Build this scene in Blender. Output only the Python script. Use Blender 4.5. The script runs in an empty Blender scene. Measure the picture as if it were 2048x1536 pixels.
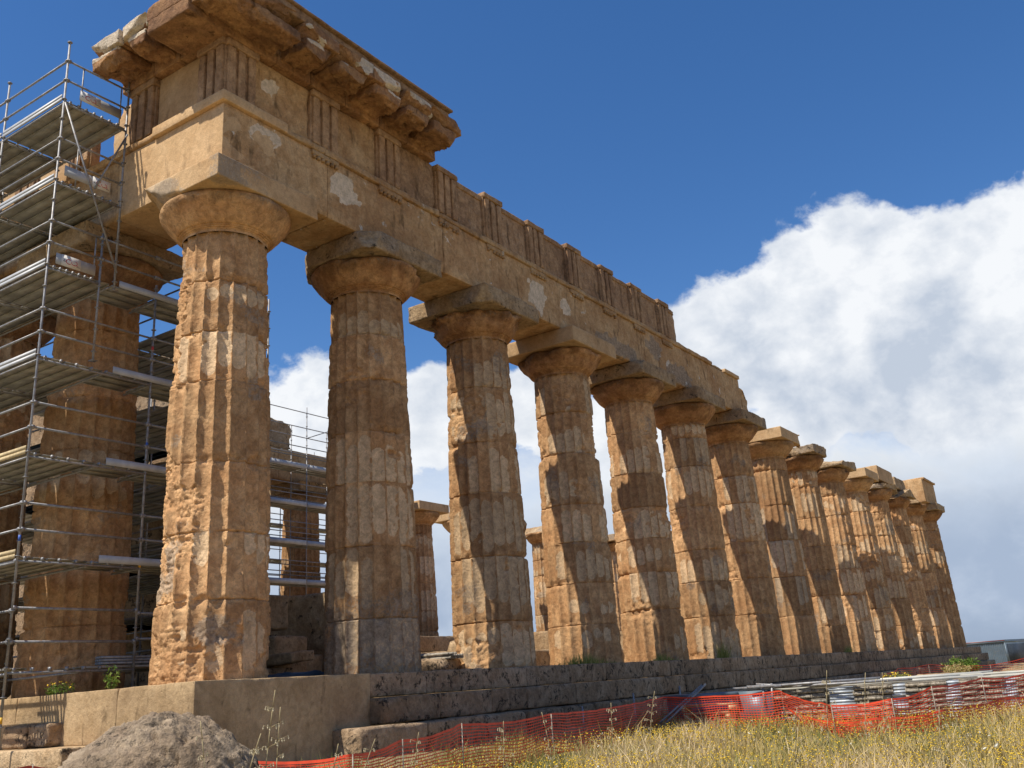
import bpy, math, random
import numpy as np
from mathutils import Vector, Matrix

random.seed(7)
SC = bpy.context.scene
COL = SC.collection
R_ = math.radians

# ---------------------------------------------------------------- camera
W = SC
cam_d = bpy.data.cameras.new('camera')
cam = bpy.data.objects.new('camera', cam_d)
COL.objects.link(cam)
rt = Vector((0.82402393, 0.56235239, -0.06887927))
up = Vector((0.2432948, -0.24143935, 0.93942253))
fw = Vector((-0.51165634, 0.79086461, 0.33576921))
cam.matrix_world = Matrix(((rt.x, up.x, -fw.x, 13.9385), (rt.y, up.y, -fw.y, -11.0293),
                           (rt.z, up.z, -fw.z, -0.4579), (0, 0, 0, 1)))
cam_d.sensor_fit = 'HORIZONTAL'
cam_d.sensor_width = 36.0
cam_d.lens = 1947.835 / 2048 * 36.0
cam_d.shift_x = -0.005866
cam_d.shift_y = -0.044160
cam_d.clip_start = 0.1
cam_d.clip_end = 6000
SC.camera = cam
C0 = np.array([13.9385, -11.0293, -0.4579])

# ---------------------------------------------------------------- light
SUN_AZ, SUN_EL = 22.0, 58.0            # azimuth from -y towards -x
sd = Vector((-math.sin(R_(SUN_AZ)) * math.cos(R_(SUN_EL)),
             -math.cos(R_(SUN_AZ)) * math.cos(R_(SUN_EL)), math.sin(R_(SUN_EL))))
sun_d = bpy.data.lights.new('sun', 'SUN')
sun_d.energy = 4.9
sun_d.angle = R_(0.55)
sun_d.color = (1.0, 0.93, 0.82)
sun = bpy.data.objects.new('sun', sun_d)
COL.objects.link(sun)
sun.rotation_euler = sd.to_track_quat('Z', 'Y').to_euler()
SC.view_settings.view_transform = 'Standard'
SC.view_settings.look = 'None'
SC.view_settings.exposure = 0.30
SC.view_settings.gamma = 1.0

def dirpx(px, py):
    v = np.array(fw) + np.array(rt) * ((px - 1036.013) / 1947.835) - np.array(up) * ((py - 677.56) / 1947.835)
    return v / np.linalg.norm(v)

world = bpy.data.worlds.new('World')
SC.world = world
world.use_nodes = True
nt = world.node_tree
for n in list(nt.nodes):
    nt.nodes.remove(n)

def nd(tree, typ, **kw):
    n = tree.nodes.new(typ)
    for k, v in kw.items():
        if k == 'inp':
            for i, val in v.items():
                n.inputs[i].default_value = val
        else:
            setattr(n, k, v)
    return n

def build_world():
    L = nt.links.new
    out = nd(nt, 'ShaderNodeOutputWorld')
    bg = nd(nt, 'ShaderNodeBackground')
    bg.inputs['Strength'].default_value = 0.083
    sky = nd(nt, 'ShaderNodeTexSky', sky_type='NISHITA', sun_disc=False)
    sky.sun_elevation = R_(SUN_EL)
    sky.sun_rotation = R_(180 + SUN_AZ)
    sky.altitude = 50
    sky.air_density = 1.0
    sky.dust_density = 0.25
    sky.ozone_density = 1.6
    hsv = nd(nt, 'ShaderNodeHueSaturation')
    hsv.inputs['Saturation'].default_value = 1.28
    hsv.inputs['Value'].default_value = 1.12
    L(sky.outputs[0], hsv.inputs['Color'])
    tc = nd(nt, 'ShaderNodeTexCoord')
    vec = tc.outputs['Generated']

    def math_(op, a, b=None, c=None, clamp=False):
        m = nd(nt, 'ShaderNodeMath', operation=op)
        m.use_clamp = clamp
        for i, v in enumerate((a, b, c)):
            if v is None:
                continue
            if isinstance(v, (int, float)):
                m.inputs[i].default_value = v
            else:
                L(v, m.inputs[i])
        return m.outputs[0]

    def noise(scale, detail, rough, off=0.0, dist=0.0, typ='FBM'):
        mp = nd(nt, 'ShaderNodeMapping')
        mp.inputs['Location'].default_value = (off, off * 1.7, -off)
        mp.inputs['Scale'].default_value = (1, 1, 1.25)
        L(vec, mp.inputs[0])
        n = nd(nt, 'ShaderNodeTexNoise')
        n.inputs['Scale'].default_value = scale
        n.inputs['Detail'].default_value = detail
        n.inputs['Roughness'].default_value = rough
        n.inputs['Distortion'].default_value = dist
        L(mp.outputs[0], n.inputs['Vector'])
        return n.outputs['Fac']

    def blobs(lst):
        """smooth union of round puffs on the sky sphere: (px, py, radius px)"""
        acc = None
        for px, py, r in lst:
            d = dirpx(px, py)
            vm = nd(nt, 'ShaderNodeVectorMath', operation='DISTANCE')
            L(vec, vm.inputs[0])
            vm.inputs[1].default_value = tuple(d)
            q = math_('MULTIPLY_ADD', vm.outputs['Value'], -1947.8 / r, 1.0)
            if acc is None:
                acc = q
            else:
                m = nd(nt, 'ShaderNodeMath', operation='SMOOTH_MAX')
                L(acc, m.inputs[0]); L(q, m.inputs[1]); m.inputs[2].default_value = 0.25
                acc = m.outputs[0]
        return acc

    def ss(x, a, b):
        m = nd(nt, 'ShaderNodeMapRange', interpolation_type='SMOOTHSTEP')
        L(x, m.inputs['Value'])
        m.inputs['From Min'].default_value = a
        m.inputs['From Max'].default_value = b
        return m.outputs['Result']

    def mix(f, a, b):
        m = nd(nt, 'ShaderNodeMix', data_type='RGBA')
        if isinstance(f, (int, float)):
            m.inputs[0].default_value = f
        else:
            L(f, m.inputs[0])
        for i, v in ((6, a), (7, b)):
            if isinstance(v, tuple):
                m.inputs[i].default_value = (*v, 1)
            else:
                L(v, m.inputs[i])
        return m.outputs[2]

    n_big = noise(5.5, 9, 0.60, 3.1, 0.25)
    n_mid = noise(13.0, 8, 0.58, 7.7, 0.2)
    n_fine = noise(34.0, 5, 0.55, 1.3)
    # cumulus masses (where they stand in the sky)
    main = blobs([(1700, 640, 250), (1530, 690, 190), (1740, 560, 125), (1650, 610, 140), (1440, 700, 130),
                  (1900, 640, 230), (1850, 555, 95), (2040, 520, 150), (2160, 600, 250), (2110, 460, 85),
                  (1620, 760, 170), (1380, 790, 130), (2260, 450, 190), (1990, 760, 260)])
    cut = math_('ADD', main, math_('MULTIPLY_ADD', n_mid, 0.85, -0.425))
    cut = math_('ADD', cut, math_('MULTIPLY_ADD', n_big, 0.7, -0.35))
    cut = math_('ADD', cut, math_('MULTIPLY_ADD', n_fine, 0.30, -0.15))
    m1 = ss(cut, 0.10, 0.27)
    left = blobs([(640, 840, 150), (760, 860, 150), (860, 840, 130), (960, 830, 110), (540, 900, 150), (1080, 820, 110),
                  (400, 880, 130), (250, 900, 160), (1240, 900, 150)])
    cut2 = math_('ADD', left, math_('MULTIPLY_ADD', n_mid, 1.0, -0.5))
    cut2 = math_('ADD', cut2, math_('MULTIPLY_ADD', n_fine, 0.30, -0.15))
    m2 = ss(cut2, 0.10, 0.28)
    sep = nd(nt, 'ShaderNodeSeparateXYZ')
    L(vec, sep.inputs[0])
    elev = sep.outputs['Z']
    lowline = math_('ADD', elev, math_('MULTIPLY_ADD', n_big, -0.16, 0.08))
    m3 = ss(lowline, 0.29, 0.17)
    mask = math_('MAXIMUM', math_('MAXIMUM', m1, m2), m3)
    # how each mass is lit: bright crowns, grey undersides
    darks = blobs([(1600, 800, 110), (1800, 760, 150), (1960, 740, 130), (1450, 800, 90), (1720, 780, 120), (1900, 640, 90), (1500, 700, 80), (1660, 690, 70)])
    shade = math_('ADD', math_('MULTIPLY', ss(darks, -0.25, 0.9), 0.62), math_('MULTIPLY_ADD', n_mid, 2.6, -1.16))
    shade = math_('ADD', shade, math_('MULTIPLY_ADD', n_fine, 1.2, -0.56))
    shade = math_('MAXIMUM', shade, 0.0, clamp=True)
    white = (9.0, 9.25, 9.6)
    grey = (5.3, 6.0, 7.1)
    ccol = mix(shade, white, grey)
    # lower, hazier bank: pale band then blue grey towards the horizon
    band = ss(lowline, 0.235, 0.09)
    bandc = mix(math_('MULTIPLY', ss(n_mid, 0.42, 0.7), 0.45), (3.9, 4.8, 6.3), (6.6, 7.4, 8.6))
    pale = mix(ss(n_big, 0.40, 0.58), (7.6, 8.3, 9.2), (9.7, 9.7, 9.4))
    lowc = mix(band, pale, bandc)
    hz = ss(elev, 0.05, -0.01)
    lowc = mix(hz, lowc, (3.1, 3.9, 5.2))
    notmain = math_('SUBTRACT', 1.0, math_('MAXIMUM', m1, math_('MULTIPLY', m2, 0.75)), clamp=True)
    wlow = math_('MULTIPLY', m3, math_('MAXIMUM', notmain, ss(lowline, 0.215, 0.165)))
    ccol = mix(wlow, ccol, lowc)
    tintm = nd(nt, 'ShaderNodeMix', data_type='RGBA', blend_type='MULTIPLY')
    tintm.inputs[0].default_value = 1.0
    L(hsv.outputs[0], tintm.inputs[6]); tintm.inputs[7].default_value = (1.04, 1.06, 1.20, 1)
    fin = mix(mask, tintm.outputs[2], ccol)
    L(fin, bg.inputs['Color'])
    L(bg.outputs[0], out.inputs[0])
build_world()

# ---------------------------------------------------------------- numpy noise
def _h(ix, iy, iz, seed):
    h = (ix * 374761393 + iy * 668265263 + iz * 2147483647 + seed * 1442695041) & 0xFFFFFFFF
    h = ((h ^ (h >> 13)) * 1274126177) & 0xFFFFFFFF
    h = h ^ (h >> 16)
    return (h & 0xFFFFFF) / float(0xFFFFFF)

def vnoise(P, scale, seed=0):
    Q = np.asarray(P, float) * scale + 1000.0
    I = np.floor(Q).astype(np.int64)
    f = Q - I
    f = f * f * (3 - 2 * f)
    x, y, z = I[:, 0], I[:, 1], I[:, 2]
    fx, fy, fz = f[:, 0], f[:, 1], f[:, 2]
    def c(a, b, d):
        return _h(x + a, y + b, z + d, seed)
    x00 = c(0, 0, 0) * (1 - fx) + c(1, 0, 0) * fx
    x10 = c(0, 1, 0) * (1 - fx) + c(1, 1, 0) * fx
    x01 = c(0, 0, 1) * (1 - fx) + c(1, 0, 1) * fx
    x11 = c(0, 1, 1) * (1 - fx) + c(1, 1, 1) * fx
    return (x00 * (1 - fy) + x10 * fy) * (1 - fz) + (x01 * (1 - fy) + x11 * fy) * fz

def fbm(P, scale, octv=4, seed=0, gain=0.5):
    a, s, t, n = 1.0, 0.0, 0.0, scale
    for o in range(octv):
        s = s + a * (vnoise(P, n, seed + o * 17) - 0.5)
        t += a
        a *= gain
        n *= 2.03
    return s / t * 2.0          # about -1..1, mostly within +-0.6

def sstep(x, a, b):
    t = np.clip((x - a) / (b - a), 0, 1)
    return t * t * (3 - 2 * t)

# ---------------------------------------------------------------- objects
def mesh_obj(name, V, F, mat, parent=None, smooth=True, attrs=None, loc=None):
    """V (n,3) array, F (m,4) or (m,3) int array or list of such arrays"""
    Fs = F if isinstance(F, list) else [F]
    V = np.asarray(V, np.float32)
    me = bpy.data.meshes.new(name)
    me.vertices.add(len(V))
    me.vertices.foreach_set('co', V.ravel())
    loops, starts, tot, pos = [], [], 0, 0
    for a in Fs:
        a = np.asarray(a, np.int32)
        if len(a) == 0:
            continue
        loops.append(a.ravel())
        k = a.shape[1]
        starts.append(pos + np.arange(len(a), dtype=np.int32) * k)
        pos += a.size
        tot += len(a)
    loops = np.concatenate(loops)
    starts = np.concatenate(starts)
    me.loops.add(len(loops))
    me.loops.foreach_set('vertex_index', loops)
    me.polygons.add(tot)
    me.polygons.foreach_set('loop_start', starts)
    me.update(calc_edges=True)
    me.validate()
    if smooth:
        me.polygons.foreach_set('use_smooth', np.ones(len(me.polygons), bool))
    if attrs:
        for k, v in attrs.items():
            a = me.attributes.new(k, 'FLOAT', 'POINT')
            a.data.foreach_set('value', np.asarray(v, np.float32))
    for m in (mat if isinstance(mat, (list, tuple)) else [mat]):
        me.materials.append(m)
    o = bpy.data.objects.new(name, me)
    COL.objects.link(o)
    if parent is not None:
        o.parent = parent
    if loc is not None:
        o.location = loc
    return o

def empty(name, loc=(0, 0, 0), parent=None):
    o = bpy.data.objects.new(name, None)
    o.empty_display_size = 0.3
    COL.objects.link(o)
    o.location = loc
    if parent is not None:
        o.parent = parent
    return o

def tag(o, label=None, cat=None, group=None, kind=None):
    if label: o['label'] = label
    if cat: o['category'] = cat
    if group: o['group'] = group
    if kind: o['kind'] = kind
    return o

class MB:
    """collects simple pieces into one mesh"""
    def __init__(s):
        s.V = []; s.Q = []; s.T = []; s.n = 0
    def add(s, V, Q=None, T=None):
        V = np.asarray(V, float)
        if Q is not None and len(Q): s.Q.append(np.asarray(Q) + s.n)
        if T is not None and len(T): s.T.append(np.asarray(T) + s.n)
        s.V.append(V); s.n += len(V)
    def box(s, x0, x1, y0, y1, z0, z1, M=None):
        V = np.array([(x, y, z) for z in (z0, z1) for y in (y0, y1) for x in (x0, x1)], float)
        if M is not None:
            V = V @ np.array(M)[:3, :3].T + np.array(M)[:3, 3]
        s.add(V, [(0, 2, 3, 1), (4, 5, 7, 6), (0, 1, 5, 4), (2, 6, 7, 3), (0, 4, 6, 2), (1, 3, 7, 5)])
    def tube(s, a, b, r, n=8, r2=None, cap=True):
        a = np.array(a, float); b = np.array(b, float)
        d = b - a; L = np.linalg.norm(d)
        if L < 1e-6: return
        d /= L
        u = np.cross(d, (0, 0, 1) if abs(d[2]) < .9 else (1, 0, 0)); u /= np.linalg.norm(u)
        v = np.cross(d, u)
        t = np.arange(n) * 2 * np.pi / n
        ring = np.outer(np.cos(t), u) + np.outer(np.sin(t), v)
        r2 = r if r2 is None else r2
        V = np.concatenate([a + ring * r, b + ring * r2])
        i = np.arange(n); j = (i + 1) % n
        Q = np.stack([i, j, j + n, i + n], 1)
        s.add(V, Q)
        if cap:
            c = np.array([a, b]); m = len(V)
            s.V.append(c); 
            T = np.concatenate([np.stack([j, i, np.full(n, m)], 1), np.stack([i + n, j + n, np.full(n, m + 1)], 1)])
            s.T.append(T + s.n - m); s.n += 2
    def path(s, pts, r, n=6):
        for p, q in zip(pts[:-1], pts[1:]):
            s.tube(p, q, r, n)
    def build(s, name, mat, parent=None, smooth=False, attrs=None):
        if not s.V: return None
        F = []
        if s.Q: F.append(np.concatenate(s.Q))
        if s.T: F.append(np.concatenate(s.T))
        return mesh_obj(name, np.concatenate(s.V), F, mat, parent, smooth, attrs)

# ---------------------------------------------------------------- materials
def new_mat(name):
    m = bpy.data.materials.new(name)
    m.use_nodes = True
    t = m.node_tree
    for n in list(t.nodes):
        t.nodes.remove(n)
    out = nd(t, 'ShaderNodeOutputMaterial')
    b = nd(t, 'ShaderNodeBsdfPrincipled')
    t.links.new(b.outputs[0], out.inputs[0])
    return m, t, b

class NT:
    def __init__(s, t): s.t = t; s.L = t.links.new
    def math(s, op, a, b=None, clamp=False):
        m = nd(s.t, 'ShaderNodeMath', operation=op); m.use_clamp = clamp
        for i, v in enumerate((a, b)):
            if v is None: continue
            if isinstance(v, (int, float)): m.inputs[i].default_value = v
            else: s.L(v, m.inputs[i])
        return m.outputs[0]
    def noise(s, vec, scale, detail=4, rough=0.55, dist=0.0):
        n = nd(s.t, 'ShaderNodeTexNoise')
        n.inputs['Scale'].default_value = scale
        n.inputs['Detail'].default_value = detail
        n.inputs['Roughness'].default_value = rough
        n.inputs['Distortion'].default_value = dist
        if vec is not None: s.L(vec, n.inputs['Vector'])
        return n.outputs['Fac']
    def vor(s, vec, scale, feat='F1'):
        n = nd(s.t, 'ShaderNodeTexVoronoi', feature=feat)
        n.inputs['Scale'].default_value = scale
        s.L(vec, n.inputs['Vector'])
        return n.outputs['Distance']
    def ss(s, x, a, b, o0=0.0, o1=1.0):
        m = nd(s.t, 'ShaderNodeMapRange', interpolation_type='SMOOTHSTEP')
        s.L(x, m.inputs['Value'])
        m.inputs['From Min'].default_value = a; m.inputs['From Max'].default_value = b
        m.inputs['To Min'].default_value = o0; m.inputs['To Max'].default_value = o1
        return m.outputs['Result']
    def mix(s, f, a, b, blend='MIX'):
        m = nd(s.t, 'ShaderNodeMix', data_type='RGBA', blend_type=blend)
        if isinstance(f, (int, float)): m.inputs[0].default_value = f
        else: s.L(f, m.inputs[0])
        for i, v in ((6, a), (7, b)):
            if isinstance(v, tuple): m.inputs[i].default_value = (*v, 1)
            else: s.L(v, m.inputs[i])
        return m.outputs[2]
    def attr(s, name):
        n = nd(s.t, 'ShaderNodeAttribute', attribute_name=name)
        return n.outputs['Fac']
    def pos(s, scale=(1, 1, 1), obj=False):
        if obj:
            g = nd(s.t, 'ShaderNodeTexCoord').outputs['Object']
        else:
            g = nd(s.t, 'ShaderNodeNewGeometry').outputs['Position']
        mp = nd(s.t, 'ShaderNodeMapping')
        mp.inputs['Scale'].default_value = scale
        s.L(g, mp.inputs[0])
        return mp.outputs[0]
    def bump(s, h, strength, dist, normal=None):
        b = nd(s.t, 'ShaderNodeBump')
        b.inputs['Strength'].default_value = strength
        b.inputs['Distance'].default_value = dist
        s.L(h, b.inputs['Height'])
        if normal is not None: s.L(normal, b.inputs['Normal'])
        return b.outputs[0]

def stone_mat(name, c1, c2, c3, pale=(0.60, 0.465, 0.31), grey=(0.235, 0.185, 0.135), lichen=0.0, pit=0.5, rough_bump=0.5,
              stain=0.45, white=0.0, mot=1.0):
    m, t, b = new_mat(name)
    N = NT(t)
    P = N.pos()
    PV = N.pos((1, 1, 0.35))
    big = N.noise(P, 0.55, 4, 0.6, 0.4)
    mid = N.noise(P, 2.3, 6, 0.62, 0.5)
    fine = N.noise(P, 14, 6, 0.62)
    grain = N.noise(P, 70, 3, 0.6)
    streak = N.noise(PV, 3.2, 5, 0.6, 0.3)
    col = N.mix(N.ss(mid, 0.35, 0.66), c1, c2)
    col = N.mix(N.math('MULTIPLY', N.ss(big, 0.45, 0.68), 0.8), col, c3)
    # darker water stains
    st = N.math('MULTIPLY', N.ss(streak, 0.56, 0.74), stain)
    col = N.mix(st, col, tuple(x * 0.42 for x in c1))
    # attributes carried by the mesh: pale repair mortar, grey crust, per piece tone
    pf = N.ss(N.math('ADD', N.attr('pale'), N.math('MULTIPLY', N.math('SUBTRACT', fine, 0.5), 0.9)), 0.42, 0.58)
    pcol = N.mix(N.ss(mid, 0.3, 0.7), pale, tuple(x * 0.74 for x in pale))
    col = N.mix(N.math('MULTIPLY', pf, 0.75), col, pcol)
    gf = N.ss(N.math('ADD', N.attr('grey'), N.math('MULTIPLY', N.math('SUBTRACT', fine, 0.5), 1.2)), 0.40, 0.70)
    col = N.mix(N.math('MULTIPLY', gf, 0.75), col, N.mix(N.ss(fine, .4, .62), grey, tuple(x * 1.5 for x in grey)))
    if white > 0:
        wf = N.ss(N.noise(P, 1.6, 7, 0.66, 0.8), 0.66 - white * .12, 0.70 - white * .12)
        col = N.mix(N.math('MULTIPLY', wf, 0.8), col, (0.66, 0.60, 0.50))
    tone = N.attr('tone')
    hs = nd(t, 'ShaderNodeHueSaturation')
    t.links.new(N.math('ADD', tone, 1.0), hs.inputs['Value'])
    t.links.new(col, hs.inputs['Color'])
    col = hs.outputs[0]
    if lichen > 0:
        lv = N.noise(P, 3.0, 8, 0.70, 0.6)
        lf = N.ss(lv, 0.60 - lichen * 0.14, 0.66 - lichen * 0.14)
        lf2 = N.math('MULTIPLY', lf, N.ss(fine, 0.38, 0.56))
        col = N.mix(N.math('MULTIPLY', lf2, 0.88), col, (0.022, 0.019, 0.016))
    # pits
    wv = N.noise(P, 9, 3, 0.5)
    pv = N.vor(P, 11)
    pits = N.math('MULTIPLY', N.ss(pv, 0.20, 0.06), N.ss(wv, 0.55, 0.66))
    col = N.mix(N.math('MULTIPLY', pits, pit), col, tuple(x * 0.22 for x in c1))
    gm = N.math('MULTIPLY', N.ss(grain, 0.25, 0.75, 0.82, 1.14), N.ss(N.noise(P, 8, 7, 0.7, 0.6), 0.32, 0.66, 1 - .28 * mot, 1 + .18 * mot))
    col = N.mix(1.0, col, N.mix(0.0, (1, 1, 1), (1, 1, 1)), 'MULTIPLY')
    vm = nd(t, 'ShaderNodeVectorMath', operation='SCALE')
    t.links.new(col, vm.inputs[0]); t.links.new(gm, vm.inputs['Scale'])
    t.links.new(vm.outputs[0], b.inputs['Base Color'])
    b.inputs['Roughness'].default_value = 0.93
    b.inputs['Specular IOR Level'].default_value = 0.15
    h = N.math('ADD', N.math('MULTIPLY', fine, 0.7), N.math('MULTIPLY', grain, 0.18))
    h = N.math('SUBTRACT', h, N.math('MULTIPLY', pits, 0.6))
    nrm = N.bump(h, rough_bump, 0.06)
    cr = N.noise(P, 5.0, 9, 0.72, 1.2)
    nrm = N.bump(N.math('ABSOLUTE', N.math('SUBTRACT', cr, 0.5)), rough_bump * 0.3, 0.08, nrm)
    t.links.new(nrm, b.inputs['Normal'])
    return m

M_STONE = stone_mat('weathered_limestone', (0.42, 0.236, 0.11), (0.59, 0.365, 0.182), (0.43, 0.228, 0.10), rough_bump=0.75, pale=(0.74, 0.545, 0.335), stain=.35)
M_STONE_R = stone_mat('rough_orange_limestone', (0.34, 0.172, 0.075), (0.50, 0.285, 0.13), (0.26, 0.125, 0.055), pit=0.9, rough_bump=1.0)
M_SMOOTH = stone_mat('restored_smooth_stone', (0.50, 0.328, 0.17), (0.57, 0.385, 0.21), (0.43, 0.262, 0.127), pit=0.25, rough_bump=0.35, stain=0.6, mot=.45)
M_BASE = stone_mat('stained_base_stone', (0.41, 0.28, 0.148), (0.53, 0.375, 0.21), (0.30, 0.20, 0.108), pit=0.45, rough_bump=0.5, stain=1.0, mot=.6)
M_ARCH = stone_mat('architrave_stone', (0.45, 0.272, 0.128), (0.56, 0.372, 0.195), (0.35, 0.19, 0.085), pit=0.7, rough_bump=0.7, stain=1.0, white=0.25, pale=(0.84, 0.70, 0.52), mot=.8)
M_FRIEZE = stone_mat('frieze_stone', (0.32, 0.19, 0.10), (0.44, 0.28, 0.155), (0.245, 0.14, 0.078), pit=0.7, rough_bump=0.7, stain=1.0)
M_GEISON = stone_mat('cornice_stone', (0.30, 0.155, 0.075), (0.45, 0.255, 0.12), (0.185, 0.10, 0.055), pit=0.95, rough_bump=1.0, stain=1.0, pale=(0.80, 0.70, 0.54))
M_STEP = stone_mat('lichened_step_stone', (0.29, 0.198, 0.118), (0.38, 0.275, 0.175), (0.25, 0.16, 0.09), lichen=0.55, pit=0.7, rough_bump=0.9, stain=0.5)
M_BOULDER = stone_mat('boulder_stone', (0.28, 0.205, 0.135), (0.42, 0.33, 0.225), (0.20, 0.145, 0.095), lichen=0.4, pit=0.9, rough_bump=1.0)
M_RUIN = stone_mat('ruin_block_stone', (0.36, 0.245, 0.135), (0.48, 0.35, 0.21), (0.30, 0.19, 0.10), lichen=0.2, pit=0.7, rough_bump=0.9)

def simple_mat(name, col, rough=0.5, metal=0.0, var=0.25, scale=6.0, bump=0.0, dirt=None, trans=0.0):
    m, t, b = new_mat(name)
    N = NT(t)
    P = N.pos()
    n = N.noise(P, scale, 5, 0.6)
    c = N.mix(N.ss(n, 0.3, 0.7), tuple(x * (1 - var) for x in col), tuple(min(1, x * (1 + var)) for x in col))
    if dirt:
        c = N.mix(N.math('MULTIPLY', N.ss(N.noise(P, scale * 2.7, 6, 0.65), 0.52, 0.68), 0.7), c, dirt)
    t.links.new(c, b.inputs['Base Color'])
    b.inputs['Roughness'].default_value = rough
    b.inputs['Metallic'].default_value = metal
    if bump:
        t.links.new(N.bump(n, bump, 0.01), b.inputs['Normal'])
    return m

M_STEEL = simple_mat('galvanised_steel', (0.25, 0.25, 0.25), 0.5, 0.3, 0.25, 9, dirt=(0.20, 0.11, 0.06))
M_DECK = simple_mat('galvanised_deck', (0.30, 0.285, 0.245), 0.7, 0.05, 0.3, 3, dirt=(0.30, 0.25, 0.18))
M_BOARD = simple_mat('galvanised_toe_board', (0.40, 0.405, 0.40), 0.55, 0.1, 0.12, 4)
M_WOOD = simple_mat('pale_timber', (0.55, 0.42, 0.22), 0.8, 0, 0.2, 12)
M_WOODG = simple_mat('weathered_pole', (0.34, 0.30, 0.24), 0.8, 0, 0.3, 12)
M_SIGNW = simple_mat('white_sign', (0.62, 0.60, 0.56), 0.6, 0, 0.06, 5)
M_SIGNR = simple_mat('red_sign_print', (0.45, 0.05, 0.05), 0.6, 0, 0.05, 5)
M_SIGNK = simple_mat('dark_sign_print', (0.12, 0.12, 0.12), 0.6, 0, 0.05, 5)
M_NET = simple_mat('orange_safety_net', (0.64, 0.062, 0.02), 0.6, 0, 0.22, 3)
M_YEL = simple_mat('yellow_flower', (0.75, 0.50, 0.03), 0.7, 0, 0.2, 8)
M_WHITEF = simple_mat('white_flower', (0.7, 0.68, 0.55), 0.7, 0, 0.1, 8)
M_SHEET = simple_mat('blue_grey_sheet', (0.13, 0.17, 0.20), 0.5, 0.4, 0.12, 2, dirt=(0.2, 0.2, 0.2))
M_SHEETR = simple_mat('rust_red_edge', (0.30, 0.09, 0.06), 0.6, 0.2, 0.2, 3)
M_DARKEND = simple_mat('dull_steel_end', (0.30, 0.26, 0.20), 0.8, 0.0, 0.45, 14, dirt=(0.05, 0.04, 0.03))
M_PANEL = simple_mat('blue_grey_panel', (0.42, 0.46, 0.50), 0.5, 0.1, 0.15, 5, dirt=(0.30, 0.26, 0.20))
M_PLANK = simple_mat('pale_zinc_plank', (0.50, 0.49, 0.43), 0.6, 0.2, 0.1, 4)
M_RED = simple_mat('red_band', (0.5, 0.04, 0.03), 0.5, 0, 0.1, 5)
M_YELB = simple_mat('yellow_band', (0.7, 0.38, 0.02), 0.5, 0, 0.1, 5)
M_BLUEB = simple_mat('blue_band', (0.03, 0.1, 0.4), 0.5, 0, 0.1, 5)
M_TARP = simple_mat('dark_tarpaulin', (0.035, 0.045, 0.055), 0.6, 0, 0.4, 5)

def leaf_mat(name, ca, cb, cc=None):
    m, t, b = new_mat(name)
    N = NT(t)
    a = N.attr('tint')
    c = N.mix(N.ss(a, 0.0, 0.6), ca, cb)
    if cc: c = N.mix(N.ss(a, 0.6, 1.0), c, cc)
    t.links.new(c, b.inputs['Base Color'])
    b.inputs['Roughness'].default_value = 0.8
    b.inputs['Specular IOR Level'].default_value = 0.2
    tr = nd(t, 'ShaderNodeBsdfTranslucent')
    t.links.new(c, tr.inputs[0])
    mx = nd(t, 'ShaderNodeMixShader'); mx.inputs[0].default_value = 0.3
    t.links.new(b.outputs[0], mx.inputs[1]); t.links.new(tr.outputs[0], mx.inputs[2])
    out = [n for n in t.nodes if n.type == 'OUTPUT_MATERIAL'][0]
    t.links.new(mx.outputs[0], out.inputs[0])
    return m
M_GRASS = leaf_mat('dry_grass', (0.23, 0.235, 0.075), (0.50, 0.385, 0.15), (0.68, 0.54, 0.32))
M_GREEN = leaf_mat('green_leaves', (0.07, 0.13, 0.02), (0.15, 0.24, 0.04), (0.24, 0.28, 0.06))
M_GREENY = leaf_mat('young_grass', (0.14, 0.19, 0.04), (0.28, 0.30, 0.08), (0.42, 0.36, 0.14))
M_OAT = leaf_mat('dry_oat', (0.40, 0.32, 0.17), (0.52, 0.44, 0.27), (0.62, 0.54, 0.36))

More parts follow.
